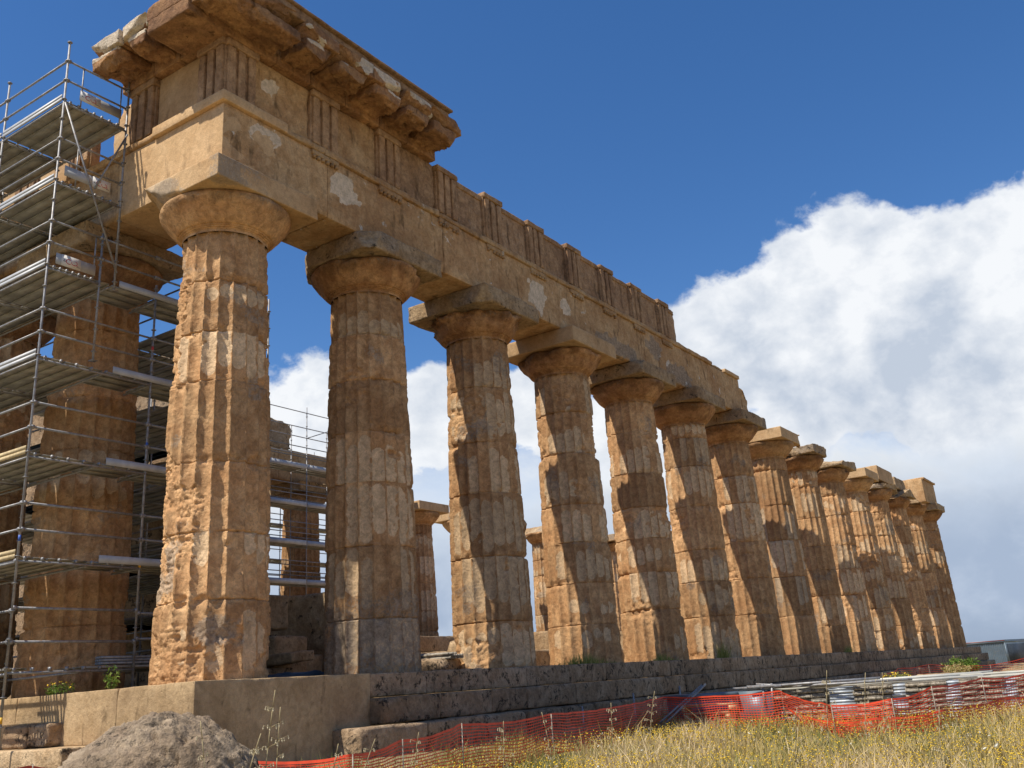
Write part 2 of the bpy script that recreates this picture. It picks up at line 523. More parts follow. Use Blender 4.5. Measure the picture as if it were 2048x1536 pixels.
# ---------------------------------------------------------------- shaped stone pieces
def rough_box(x0, x1, y0, y1, z0, z1, res=0.12, r=0.02, amp=0.01, wear=0.03, seed=0, bites=(), nscale=3.0, coarse=0.0, cuts=()):
    """rounded, chipped block: returns V, F.  wear = extra edge rounding where noise is high,
    bites = [(cx,cy,cz,radius)] broken-off corners"""
    lo = np.array([x0, y0, z0], float); hi = np.array([x1, y1, z1], float)
    n = np.maximum(2, np.ceil((hi - lo) / res).astype(int))
    Vs, Fs, off = [], [], 0
    # edge-dense parameter
    def par(k):
        t = np.linspace(0, 1, n[k] + 1)
        e = min(0.25, r * 1.2 / max(hi[k] - lo[k], 1e-6))
        if e > 0 and n[k] >= 2:
            t = np.sort(np.unique(np.round(np.concatenate([t, [e, 1 - e]]), 5)))
        return lo[k] + t * (hi[k] - lo[k])
    ps = [par(0), par(1), par(2)]
    for ax in range(3):
        a, b2 = [(1, 2), (2, 0), (0, 1)][ax]
        A, B = np.meshgrid(ps[a], ps[b2], indexing='ij')
        for side in (0, 1):
            V = np.zeros((A.size, 3))
            V[:, a] = A.ravel(); V[:, b2] = B.ravel(); V[:, ax] = (lo, hi)[side][ax]
            i, j = np.meshgrid(np.arange(A.shape[0] - 1), np.arange(A.shape[1] - 1), indexing='ij')
            q = (i * A.shape[1] + j).ravel(); w = A.shape[1]
            F = np.stack([q, q + w, q + w + 1, q + 1], 1)
            if side == 0: F = F[:, ::-1]
            Vs.append(V); Fs.append(F + off); off += len(V)
    V = np.concatenate(Vs); F = np.concatenate(Fs)
    # weld shared edges
    key = np.round(V * 5000).astype(np.int64)
    _, idx, inv = np.unique(key, axis=0, return_index=True, return_inverse=True)
    inv = inv.ravel()
    V = V[idx]; F = inv[F]
    nz = fbm(V, nscale * 0.7, 4, seed + 5)
    rr = r + wear * np.clip(nz * 2.2, 0, 1)
    rr = np.minimum(rr, 0.45 * (hi - lo).min())
    ins = np.clip(V, lo + rr[:, None], hi - rr[:, None])
    d = V - ins
    L = np.linalg.norm(d, axis=1, keepdims=True) + 1e-9
    D = d / L
    V = ins + D * rr[:, None]
    V = V + D * (fbm(V, nscale, 5, seed) * amp)[:, None]
    if coarse:
        V = V + D * (fbm(V, 1.1, 3, seed + 9) * coarse)[:, None]
    mid_ = (lo + hi) / 2
    for (cx_, cy_, cz_, cd_) in cuts:          # planar breaks: normal and distance from the block centre
        nn = np.array([cx_, cy_, cz_], float); nn /= np.linalg.norm(nn)
        e = (V - mid_) @ nn - cd_ + 0.10 * fbm(V, 2.2, 5, seed + 51, .62)
        k = e > 0
        V[k] -= nn * e[k][:, None]
    for (bx, by, bz, br) in bites:
        c = np.array([bx, by, bz], float)
        q = V - c
        l = np.linalg.norm(q, axis=1) + 1e-9
        rad = br * (1 + 0.45 * fbm(V, 3.5, 5, seed + 3, .65))
        k = l < rad
        V[k] = c + q[k] / l[k][:, None] * rad[k][:, None]
        V[k] += q[k] / l[k][:, None] * (fbm(V[k], 12, 4, seed + 11, .65) * 0.07)[:, None]
    return V, F

def block(name, mat, parent, dims, tone=0.0, pale=0.0, grey=0.0, patches=(), **kw):
    V, F = rough_box(*dims, **kw)
    n = len(V)
    pa = np.full(n, pale, float); gr = np.full(n, grey, float)
    for p in patches:            # (kind, x, y, z, rx, ry, rz)
        kind, c, rad = p[0], np.array(p[1:4]), np.array(p[4:7])
        d = np.linalg.norm((V - c) / rad, axis=1)
        v = 1.0 - sstep(d + 0.9 * fbm(V, 3.2, 5, 77, .65), 0.8, 1.05)
        if kind == 'pale': pa = np.maximum(pa, v)
        else: gr = np.maximum(gr, v)
    return mesh_obj(name, V, F, mat, parent, True, {'pale': pa, 'grey': gr, 'tone': np.full(n, tone)})

H_SH, H_AB, H_TOP = 8.966, 9.686, 10.19
RB, RT = 1.096, 0.90

def column(parent, x, y, seed, res=(8, 0.05), wear=0.35, sunwear=0.0, tone=0.0, pale_amt=0.5, smooth_shaft=False,
           abacus='plain', ab_bites=(), ab_cuts=(), ab_pale=0.0, ab_tone=0.0, ech_wear=0.03, label=None, grey_low=0.0, pale_side=None, lean=None, top=None):
    rng = np.random.RandomState(seed)
    c = empty('column', (x, y, 0), parent)
    if label: c['label'] = label
    # ---- shaft
    NF = 20
    na = NF * res[0]
    nz = int(H_SH / res[1])
    th = np.arange(na) * 2 * np.pi / na
    # drum joints
    js, zz = [], 0.0
    while zz < H_SH - 0.7:
        zz += rng.uniform(1.05, 1.75)
        if zz < H_SH - 0.5: js.append(zz)
    js = np.array(js)
    z = np.linspace(0, H_SH, nz + 1)
    z = np.unique(np.round(np.concatenate([z] + [[q - .03, q - .014, q, q + .014, q + .03] for q in js]), 4))
    nz = len(z) - 1
    TH, Z = np.meshgrid(th, z)
    TH = TH.ravel(); Z = Z.ravel()
    jt = js[None, :] + 0 * TH[:, None]
    dj = np.abs(Z[:, None] - jt).min(1) if len(js) else np.full(len(Z), 9.0)
    drum = (Z[:, None] > jt).sum(1)
    dr_off = rng.uniform(-0.012, 0.012, len(js) + 1)
    dr_rot = np.zeros(len(js) + 1)
    dr_tone = rng.uniform(-0.20, 0.15, len(js) + 1)
    dr_wear = rng.uniform(-0.25, 0.25, len(js) + 1)
    t = Z / H_SH
    Rr = RB + (RT - RB) * t + 0.022 * np.sin(np.pi * t) + dr_off[drum]
    P0 = np.stack([np.cos(TH) * Rr + x, np.sin(TH) * Rr + y, Z], 1)
    # flute coordinate
    fu = ((TH + dr_rot[drum]) / (2 * np.pi) * NF + 0.5) % 1.0
    fi = np.floor(((TH) / (2 * np.pi) * NF + 0.5) % NF).astype(int)
    depth = 0.100 * Rr
    prof = 1 - (2 * fu - 1) ** 2
    prof = prof ** 0.72
    # wear: where the surface has spalled the flutes are gone
    w = fbm(P0 * np.array([1, 1, 0.8]), 0.75, 4, seed * 3 + 1, 0.55)
    sunside = np.clip(np.cos(TH - math.atan2(-1, -0.55)), 0, 1)
    wv = w + dr_wear[drum] * 0.5 + sunwear * sunside
    wm = sstep(wv + .12 * fbm(P0, 6, 4, seed + 77, .6), 0.46 - wear * 0.55, 0.52 - wear * 0.55)
    if smooth_shaft: wm = wm * 0.2
    flat = 1 - 0.72 * wm * (0.6 + 0.4 * sstep(fbm(P0, 2.2, 3, seed + 40), -0.2, 0.2))
    arr = np.exp(-(np.minimum(fu, 1 - fu) / 0.10) ** 2)
    chip = arr * 0.03 * sstep(fbm(P0, 3.4, 4, seed + 8), -0.02, 0.35) * (1 if not smooth_shaft else 0.3)
    jg = np.exp(-(dj / 0.013) ** 2) * 0.05 * sstep(fbm(P0, 1.5, 2, seed + 61), -0.45, 0.1)
    jchip = np.exp(-(dj / 0.10) ** 2) * 0.075 * sstep(fbm(P0, 2.4, 4, seed + 21), 0.02, 0.42)
    rough = fbm(P0 * np.array([1, 1, 1.6]), 13, 4, seed + 2, 0.75)
    Rn = Rr - depth * prof * flat - chip - jg - jchip
    Rn -= wm * (0.030 + 0.042 * sstep(rough, -0.5, 0.5) + .03 * sstep(fbm(P0, 2.6, 3, seed + 12), -.3, .4))
    Rn += 0.008 * fbm(P0, 9, 3, seed + 4)
    bed = wm * sstep(vnoise(P0 * np.array([0.3, 0.3, 1]), 9.0, seed + 71), 0.55, 0.9) * 0.03
    Rn -= bed
    # scoops taken out of the drums
    for k in range(int(1 + 4 * wear)):
        a0 = rng.uniform(0, 2 * np.pi); z0 = rng.uniform(0.3, 8.6)
        if len(js) and rng.rand() < 0.6: z0 = js[rng.randint(len(js))] + rng.uniform(-0.1, 0.1)
        sa, sz = rng.uniform(0.12, 0.34), rng.uniform(0.08, 0.22)
        da = np.angle(np.exp(1j * (TH - a0)))
        q = (da / sa) ** 2 + ((Z - z0) / sz) ** 2 + 0.9 * fbm(P0, 4, 3, seed + 90 + k)
        Rn -= (1 - sstep(q, 0.2, 1.1)) * rng.uniform(0.03, 0.07)
    V = np.stack([np.cos(TH) * Rn, np.sin(TH) * Rn, Z], 1)
    i, j = np.meshgrid(np.arange(nz), np.arange(na), indexing='ij')
    a = (i * na + j).ravel(); b2 = (i * na + (j + 1) % na).ravel()
    F = np.stack([a, b2, b2 + na, a + na], 1)
    # pale mortar laid in the flutes: tongues with rounded ends
    pale = np.zeros(len(V))
    mortar = rng.rand(len(js) + 1) < (0.35 + 0.5 * pale_amt)
    for d_i in range(len(js) + 1):
        if not mortar[d_i]: continue
        zb = 0 if d_i == 0 else js[d_i - 1]
        zt = js[d_i] if d_i < len(js) else H_SH
        hgt = zt - zb
        base_t = rng.uniform(0.45, 1.0); base_b = rng.uniform(0.0, 0.25)
        if rng.rand() < 0.5: base_b, base_t = 1 - base_t, 1 - base_b
        runs = rng.randint(0, 4)
        for f in range(NF):
            if rng.rand() > 0.5 + 0.45 * pale_amt: continue
            if pale_side is not None:
                fa = f * 2 * np.pi / NF
                if math.cos(fa - pale_side) < rng.uniform(-0.3, 0.7): continue
            lo_ = zb + hgt * np.clip(base_b + rng.uniform(-0.15, 0.15), 0.02, 0.9)
            hi_ = zb + hgt * np.clip(base_t + rng.uniform(-0.15, 0.15), 0.1, 0.98)
            if runs == 1: hi_ = zt + .3
            if runs == 2: lo_ = zb - .3
            if hi_ - lo_ < 0.2: continue
            k = (fi == f) & (drum == d_i)
            if not k.any(): continue
            u = (fu[k] - 0.5) * 0.34
            hw = rng.uniform(0.145, 0.185)
            e = np.clip(Z[k], lo_ + hw, max(hi_ - hw, lo_ + hw)) - Z[k]
            dd = np.sqrt(u ** 2 + e ** 2) / hw + 0.25 * fbm(P0[k], 6, 2, seed)
            pale[k] = np.maximum(pale[k], rng.uniform(0.6, 1.0) * (1 - sstep(dd, 0.86, 1.06)))
    pale = pale * (1 - 0.8 * wm)
    grey = np.clip(sstep(fbm(P0, 1.1, 3, seed + 33), 0.15, 0.5) * 0.6 + grey_low * (1 - sstep(Z + fbm(P0, .9, 3, seed + 5) * 2.0, 1.2, 3.2)), 0, 1)
    tn = dr_tone[drum] + tone + 0.10 * wm
    mat = M_STONE if not smooth_shaft else M_SMOOTH2
    mesh_obj('shaft', V, F, mat, c, True, {'pale': pale, 'grey': grey, 'tone': tn})
    # ---- echinus (with annulets)
    zs = [-.03, .035, .036, .065, .066, .095, .096, .125, .126, .16, .22, .30, .38, .46, .53, .59, .635, .67, .70, .715, .72]
    rs = [.895, .895, .905, .905, .937, .937, .969, .969, 1.00, 1.04, 1.10, 1.165, 1.232, 1.297, 1.348, 1.38, 1.392, 1.385, 1.37, 1.345, 1.32]
    na2 = 96 if res[0] <= 8 else 160
    th2 = np.arange(na2) * 2 * np.pi / na2
    zf = np.interp(np.linspace(0, len(zs) - 1, (len(zs) - 1) * 2 + 1), range(len(zs)), zs)
    rf = np.interp(np.linspace(0, len(rs) - 1, (len(rs) - 1) * 2 + 1), range(len(rs)), rs)
    T2, K = np.meshgrid(th2, np.arange(len(zf)))
    T2 = T2.ravel(); K = K.ravel()
    re = rf[K]; ze = zf[K]
    Pe = np.stack([np.cos(T2) * re + x, np.sin(T2) * re + y, ze + H_SH], 1)
    er = sstep(fbm(Pe, 1.0, 4, seed + 14), 0.25 - ech_wear * 3, 0.45 - ech_wear * 3)
    hr = sstep(ze, 0.25, 0.66)
    re2 = re + (0.010 + .5 * ech_wear * hr) * fbm(Pe, 6, 5, seed + 15, .65) - er * (0.03 + ech_wear * hr * (1.2 + 1.6 * fbm(Pe, 2.6, 4, seed + 16)))
    re2 = np.maximum(re2, 0.86)
    Ve = np.stack([np.cos(T2) * re2, np.sin(T2) * re2, ze + H_SH], 1)
    i, j = np.meshgrid(np.arange(len(zf) - 1), np.arange(na2), indexing='ij')
    a = (i * na2 + j).ravel(); b2 = (i * na2 + (j + 1) % na2).ravel()
    Fe = np.stack([a, b2, b2 + na2, a + na2], 1)
    n_ = len(Ve)
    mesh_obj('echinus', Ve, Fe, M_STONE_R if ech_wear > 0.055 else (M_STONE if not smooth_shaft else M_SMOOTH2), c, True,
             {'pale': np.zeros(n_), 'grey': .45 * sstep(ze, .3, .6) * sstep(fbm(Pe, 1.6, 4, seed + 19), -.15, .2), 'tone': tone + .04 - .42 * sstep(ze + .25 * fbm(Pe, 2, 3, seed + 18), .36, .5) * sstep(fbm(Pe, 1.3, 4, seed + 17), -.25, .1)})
    # ---- abacus
    w2 = 1.397
    kw = dict(res=0.05 if (ab_bites or ab_cuts) else 0.09, r=0.015, amp=0.006, wear=0.02, seed=seed + 50)
    mat = M_SMOOTH
    if abacus == 'rough':
        kw = dict(res=0.06, r=0.03, amp=0.06, wear=0.12, seed=seed + 50, nscale=3.2, coarse=0.06); mat = M_RUIN
    elif abacus == 'old':
        kw = dict(res=0.06, r=0.025, amp=0.035, wear=0.10, seed=seed + 50, nscale=3.4, coarse=0.02); mat = M_RUIN
        ab_tone = ab_tone - .12
    if abacus == 'rough':
        ab_cuts = list(ab_cuts) + [(rng.uniform(-1, 1), rng.uniform(-1, 1), rng.uniform(.5, 2.2), rng.uniform(.25, .55)) for _ in range(3)] + [(rng.uniform(-1, 1), rng.uniform(-1, 1), -.3, rng.uniform(1.25, 1.5)) for _ in range(2)]
    V, F = rough_box(-w2, w2, -w2, w2, H_AB, H_TOP if top is None else top, bites=ab_bites, cuts=ab_cuts, **kw)
    n_ = len(V)
    ag = sstep(fbm(V + np.array([x, y, 0]), 0.9, 3, seed + 2), 0.05, 0.4) * 0.7
    mesh_obj('abacus', V, F, mat, c, True, {'pale': ab_pale * sstep(-V[:, 1], 1.3, 1.38) * sstep(fbm(V, 2.0, 4, 9) - .25 * (V[:, 0] + .3), -.02, .12), 'grey': ag, 'tone': np.full(n_, ab_tone)})
    return c

M_SMOOTH2 = stone_mat('restored_column_stone', (0.39, 0.222, 0.105), (0.46, 0.28, 0.138), (0.36, 0.192, 0.088), pit=0.3, rough_bump=0.3, stain=0.3)

# ================================================================ TEMPLE
temple = empty('ancient_temple', (0, 0, 0))
tag(temple, 'ruined ancient Greek temple of orange limestone, long rows of fluted columns under a broken entablature', 'temple')
XA, XI = -0.738, -2.48          # outer and inner face of the flank architrave
YA, YI = 0.738, 2.48            # same for the front
CX = -1.69
CYS = [1.69] + [6.18 + 4.7 * i for i in range(14)]
side = R_(-25)

cfg = [
 dict(wear=.38, sunwear=.20, pale_amt=.12, tone=.12, abacus='plain', res=(14, .028), ab_pale=1.0, ab_cuts=[(-.6, -.6, -.75, 1.05), (-.2, -.8, -.75, 1.12)], ech_wear=.035, grey_low=.2, pale_side=R_(-20), label='corner column, its sunlit side deeply worn away'),
 dict(wear=.20, pale_amt=.8, abacus='old', res=(12, .035), ab_cuts=[(-.7, -.7, .0, 1.50), (.7, -.7, .35, 1.68), (1, -.1, .9, 1.42)], ech_wear=.06, grey_low=.6, pale_side=side),
 dict(wear=.22, pale_amt=.9, abacus='old', res=(10, .04), ab_cuts=[(.7, -.6, -.3, 1.72)], ech_wear=.15, pale_side=side),
 dict(wear=.32, pale_amt=.75, abacus='plain', ech_wear=.10, pale_side=side, ab_tone=-.12),
 dict(wear=.50, pale_amt=.6, abacus='old', ab_cuts=[(.7, -.7, .5, 1.7)], ech_wear=.08, pale_side=side),
 dict(wear=.40, pale_amt=.7, abacus='old', ech_wear=.08, pale_side=side),
 dict(wear=.40, pale_amt=.85, abacus='old', ech_wear=.07, pale_side=side),
 dict(wear=.15, pale_amt=.15, abacus='plain', smooth_shaft=True, ech_wear=.01, ab_bites=[(1.5, 1.5, 9.9, .4)], pale_side=side, label='restored column with smooth plain abacus'),
 dict(wear=.35, pale_amt=.8, abacus='rough', ech_wear=.08, pale_side=side),
 dict(wear=.50, pale_amt=.7, abacus='rough', ech_wear=.12, pale_side=side),
 dict(wear=.40, pale_amt=.6, abacus='plain', ech_wear=.05, pale_side=side),
 dict(wear=.40, pale_amt=.6, abacus='rough', ech_wear=.14, pale_side=side),
 dict(wear=.50, pale_amt=.4, abacus='rough', ech_wear=.14, pale_side=side),
 dict(wear=.30, pale_amt=.5, abacus='rough', ech_wear=.10, pale_side=side),
 dict(wear=.35, pale_amt=.5, abacus='rough', ech_wear=.08, pale_side=side),
]
for i, cy in enumerate(CYS):
    k = dict(cfg[i])
    if 'res' not in k: k['res'] = (8, .05)
    column(temple, CX, cy, 100 + i * 7, **k)
# front row behind the scaffold
FX = [-6.185, -10.6, -14.9]
for i, fx in enumerate(FX):
    column(temple, fx, 1.69, 300 + i * 9, res=(10 if i == 0 else 8, .04), wear=.5, pale_amt=.1, abacus='old', ech_wear=.06, tone=-.05)
# far flank: the columns seen between the near ones
OX = -23.6
for i, cy in enumerate(CYS):
    if i in (3, 4, 5, 6):      # carry the entablature inside the far scaffold
        column(temple, OX, cy, 500 + i * 5, res=(8, .07), wear=.4, pale_amt=.2, abacus='old')
    elif i in (7, 8):
        column(temple, OX, cy, 500 + i * 5, res=(8, .07), wear=.3, pale_amt=.3, abacus='plain', ech_wear=.02)
    elif i in (9, 10, 12, 13):
        column(temple, OX, cy, 500 + i * 5, res=(8, .07), wear=.45, pale_amt=.4, abacus='rough' if i < 12 else 'plain', ech_wear=.1)

# ---- platform and steps
def arr_attr(n, pale=0., grey=0., tone=0.):
    return {'pale': np.full(n, pale), 'grey': np.full(n, grey), 'tone': np.full(n, tone)}
plat = empty('stepped_platform', (0, 0, 0), temple)
core = MB(); core.box(-25.3, -0.25, 0.25, 69.0, -1.6, -0.012)
core.build('platform_core', M_RUIN, plat)
# restored smooth corner
block('corner_block', M_BASE, plat, (-2.05, 0.0, 0.0, 4.22, -1.9, 0.0), res=.07, r=.008, amp=.006, wear=.035, seed=3, tone=-.04,
      grey=.12)
rs = np.random.RandomState(5)
y = 4.225
while y < 69:
    L_ = rs.uniform(1.5, 2.6)
    y2 = min(y + L_, 69.2)
    block('top_step_block', M_STEP, plat, (-1.2, 0.0 + rs.uniform(-.012, .012), y, y2 - .012, -0.46, rs.uniform(-.012, .004)), res=.16, r=.02, amp=.012,
          wear=.05, seed=int(y * 10), tone=rs.uniform(-.15, .25), grey=.1)
    y = y2
y = 4.2
while y < 69:
    L_ = rs.uniform(1.4, 2.4); y2 = min(y + L_, 69.3)
    block('middle_step_block', M_STEP, plat, (-0.3, 0.36 + rs.uniform(-.02, .02), y, y2 - .015, -0.96, -0.47), res=.16, r=.03, amp=.02,
          wear=.08, seed=int(y * 11) + 1, tone=rs.uniform(-.25, .2), grey=.2)
    y = y2
y = 3.16
while y < 69:
    L_ = rs.uniform(1.3, 2.2); y2 = min(y + L_, 69.4)
    block('lower_step_block', M_STEP, plat, (-0.02, 0.72 + rs.uniform(-.04, .03), y, y2 - .02, -1.75, -0.975), res=.16, r=.04, amp=.03,
          wear=.10, seed=int(y * 12) + 2, tone=rs.uniform(-.25, .2), grey=.2)
    y = y2
# front base, left of the smooth corner
xs = [-2.062, -5.2, -8.1, -11.0, -14.2]
for a, b2 in zip(xs[:-1], xs[1:]):
    block('front_base_block', M_BASE, plat, (b2 + .012, a, 0.0, 1.4, -0.9, 0.0), res=.08, r=.01, amp=.006, wear=.035, seed=int(-a * 9), tone=-.05, grey=.1)
block('ledge_slab', M_RUIN, plat, (-14, -2.4, -0.75, 1.2, -1.22, -0.905), res=.2, r=.02, amp=.01, wear=.03, seed=71, tone=.25)
for (a, b2, c_) in ((-5.1, -4.32, 31), (-4.3, -3.62, 37)):
    block('rough_footing_stone', M_STEP, plat, (a, b2, -0.28, .4, -0.9, -0.5), res=.06, r=.04, amp=.05, wear=.1, seed=c_, tone=.1)
block('ledge_footing', M_STEP, plat, (-14, -2.2, -0.6, 1.2, -1.9, -1.23), res=.25, r=.02, amp=.03, wear=.03, seed=72)

# ---- architrave, flank
arch = empty('architrave', (0, 0, 0), temple)
joints = [YA, 3.85, 8.25, 10.88, 15.5, 20.2, 24.9, 29.52]
tones = [.02, .0, .06, -.04, -.06, -.02, .0]
for i in range(len(joints) - 1):
    y0, y1 = joints[i], joints[i + 1]
    pt = []
    if i == 0: pt = [('pale', XA, 1.8, 11.5, .3, .55, .22)]
    if i == 1: pt = [('pale', XA, 4.35, 11.15, .3, .55, .35), ]
    if i == 3: pt = [('pale', XA, 12.9, 10.85, .3, .55, .55), ('pale', XA, 14.6, 11.0, .3, .35, .3)]
    if i == 4: pt = [('grey', XA, 18, 10.5, .3, 1.6, .4)]
    if i == 5: pt = [('grey', XA, 23, 10.6, .3, 1.3, .5), ('grey', XA, 21, 11.2, .3, .8, .5)]
    block('architrave_block', M_ARCH, arch, (XI, XA + [.0, -.006, .006, .0, -.01, .004, 0][i], y0 + .008, y1 - .008, H_TOP + .004, 11.79), res=.16,
          r=.012, amp=.014, wear=.05, seed=40 + i, tone=tones[i], patches=pt)
block('architrave_block', M_ARCH, arch, (XI, XA + .004, 29.53, 30.35, H_TOP + .004, 11.5), res=.08, r=.08, amp=.08, wear=.3, seed=61, coarse=.12,
      bites=[(-.8, 30.6, 11.6, .7)])
for (y0, y1, t_) in ((YA - .10, 1.50, .06), (1.5, 3.7, -.12), (3.7, 8.05, -.1), (8.05, 12.6, -.12), (12.6, 17.2, -.14), (17.2, 21.9, -.1), (21.9, 26.55, -.05)):
    w_ = .105 if y0 < 1 else .075
    block('taenia', M_SMOOTH if y0 < 1 else M_ARCH, arch, (XI + .2, XA + w_, y0 + .004, y1 - .004, 11.794, 11.99 + (.05 if y0 < 1 else -.03)), res=.14,
          r=.015, amp=.035 if y0 > 1 else .003, wear=.12 if y0 > 1 else .01, seed=int(y0 * 7 + 5), tone=t_, grey=0 if y0 < 1 else .40)
block('taenia', M_SMOOTH, arch, (XI + .2, XA + .09, 27.9, 29.5, 11.794, 11.96), res=.14, r=.02, amp=.01, wear=.02, seed=91)
block('taenia', M_RUIN, arch, (XI + .2, XA + .02, 26.56, 27.88, 11.794, 11.93), res=.07, r=.05, amp=.05, wear=.15, seed=93, coarse=.08)
# triglyph positions on the flank
TRI = [(YA, .86), (3.28, .92), (5.62, .92), (8.05, .92), (10.28, .92), (12.60, .92), (14.95, .92), (17.22, .92), (19.47, .92), (21.78, .92)]
for i, (y0, w_) in enumerate(TRI):
    if i == 0: continue
    mb = MB()
    V, F = rough_box(XA - .05, XA + .06, y0 + .02, y0 + w_ - .02, 11.66, 11.79, res=.08, r=.012, amp=.012, wear=.03, seed=i + 7)
    mb.add(V, F)
    for g in range(6):
        gy = y0 + .09 + g * (w_ - .18) / 5
        if rs.rand() < .2: continue
        mb.tube((XA + .03, gy, 11.66), (XA + .03, gy, 11.575), .045, 8, .052)
    o = mb.build('regula', M_ARCH, arch, True)
    n_ = len(o.data.vertices)
    for k_, v_ in arr_attr(n_, 0, .2, -.15).items():
        a_ = o.data.attributes.new(k_, 'FLOAT', 'POINT'); a_.data.foreach_set('value', v_.astype(np.float32))
# ---- architrave, front
arf = empty('architrave', (0, 0, 0), temple)
fj = [XI - .01, -6.18, -10.6, -14.9]
block('architrave_block', M_SMOOTH, arf, (-4.35, XA - .001, YA, YI, H_TOP + .006, 11.79), res=.2, r=.01, amp=.004, wear=.012, seed=140, tone=.06, grey=.08)
block('architrave_block', M_ARCH, arf, (-6.2, -4.36, YA + .03, YI, H_TOP + .006, 11.79), res=.14, r=.02, amp=.02, wear=.06, seed=141, tone=-.08)
block('architrave_block', M_ARCH, arf, (-10.6, -6.21, YA + .01, YI, H_TOP + .006, 11.79), res=.2, r=.02, amp=.015, wear=.05, seed=142)
block('architrave_block', M_ARCH, arf, (-14.9, -10.61, YA + .01, YI, H_TOP + .006, 11.79), res=.2, r=.02, amp=.015, wear=.05, seed=143)
block('taenia', M_SMOOTH, arf, (-3.05, XA + .105, YA - .105, YI, 11.7945, 12.035), res=.14, r=.012, amp=.003, wear=.01, seed=145, tone=.06)
block('taenia', M_ARCH, arf, (-14.5, -3.07, YA - .07, YI, 11.7945, 11.96), res=.14, r=.02, amp=.02, wear=.07, seed=146)

# ---- frieze
frz = empty('frieze', (0, 0, 0), temple)
def triglyph(u0, w, z0, z1, front=False, seed=0, tone=0., proud=.07, broken=False):
    """three bars with two glyph grooves and half grooves at the edges; u along the wall, n outward"""
    mb = MB()
    cap = .17
    def put(a, b, n0, n1, za, zb, s_, r=.012, amp=.016, wear=.03, res=.07):
        if front:
            V, F = rough_box(a, b, -n1, -n0, za, zb, res=res, r=r, amp=amp, wear=wear, seed=s_)
            V[:, 1] += YA
        else:
            V, F = rough_box(n0, n1, a, b, za, zb, res=res, r=r, amp=amp, wear=wear, seed=s_)
            V[:, 0] += XA
        mb.add(V, F)
    bw = w * .235
    g = (w - 3 * bw) / 3.0
    wz = .06 if not broken else .14
    put(u0, u0 + w, -.25, -.005, z0, z1 - cap, seed + 1)            # back of the grooves
    x_ = u0 + g * .5
    for k in range(3):
        put(x_, x_ + bw, -.10, proud, z0 + .002, z1 - cap, seed + 2 + k, wear=wz)
        x_ += bw + g
    put(u0 - .01, u0 + w + .01, -.25, proud + .03, z1 - cap + .003, z1, seed + 9, wear=.05 if not broken else .12)
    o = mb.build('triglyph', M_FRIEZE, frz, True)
    n_ = len(o.data.vertices)
    for k_, v_ in arr_attr(n_, 0, .1, tone).items():
        a_ = o.data.attributes.new(k_, 'FLOAT', 'POINT'); a_.data.foreach_set('value', v_.astype(np.float32))
    return o
FT = 13.43
for i, (y0, w_) in enumerate(TRI):
    zt = FT + (0.0 if i < 4 else rs.uniform(-.02, .05))
    triglyph(y0, w_, 11.975, zt, seed=200 + i * 11, tone=.05 if i < 4 else -.05, broken=i in (2, 8), proud=.06)
ends = [t[0] for t in TRI] + [23.45]
for i in range(len(TRI)):
    a = TRI[i][0] + TRI[i][1]; b2 = ends[i + 1]
    if i == len(TRI) - 1: b2 = 23.42
    top = FT - (0.0 if i < 3 else rs.uniform(.03, .10))
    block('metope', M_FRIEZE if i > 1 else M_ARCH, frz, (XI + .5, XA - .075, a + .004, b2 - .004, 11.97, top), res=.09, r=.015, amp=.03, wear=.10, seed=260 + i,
          tone=rs.uniform(-.12, .05), bites=[(-.8, 23.75, 13.6, .55)] if i == len(TRI) - 1 else (),
          grey=.38 if i > 2 else 0, patches=[] if i > 2 else [('pale', XA, a + .5, 12.9, .3, .3, .25)] if i == 0 else [])
    if i > 2:
        block('metope_band', M_FRIEZE, frz, (XI + .5, XA - .035, a + .012, b2 - .012, top - .15, top + .015), res=.12, r=.02, amp=.012, wear=.06, seed=280 + i, tone=-.02,
              bites=[(-.8, 23.8, 13.6, .6)] if i == len(TRI) - 1 else ())
# front frieze
triglyph(-1.60, .86, 12.037, FT + .01, front=True, seed=401, tone=.0)
triglyph(-4.05, .92, 11.965, FT, front=True, seed=412, tone=-.05, broken=True)
for k, u in enumerate((-6.5, -8.8, -11.1, -13.4)):
    triglyph(u, .92, 11.965, 12.9, front=True, seed=420 + k * 10)
block('metope', M_SMOOTH, frz, (-3.12, -1.61, YA + .07, YI - .3, 12.0, FT), res=.14, r=.015, amp=.006, wear=.02, seed=431, tone=-.14, grey=.25)
block('metope', M_SMOOTH, frz, (-4.8, -4.07, YA + .07, YI - .3, 11.97, 13.3), res=.14, r=.02, amp=.02, wear=.1, seed=432, tone=.0, bites=[(-4.95, .7, 13.4, .5)])
for k, u in enumerate((-6.5, -8.8, -11.1)):
    block('metope', M_SMOOTH, frz, (u - 1.38, u - .0, YA + .05, YI - .3, 11.965, 12.85), res=.2, r=.02, amp=.01, wear=.05, seed=433 + k)

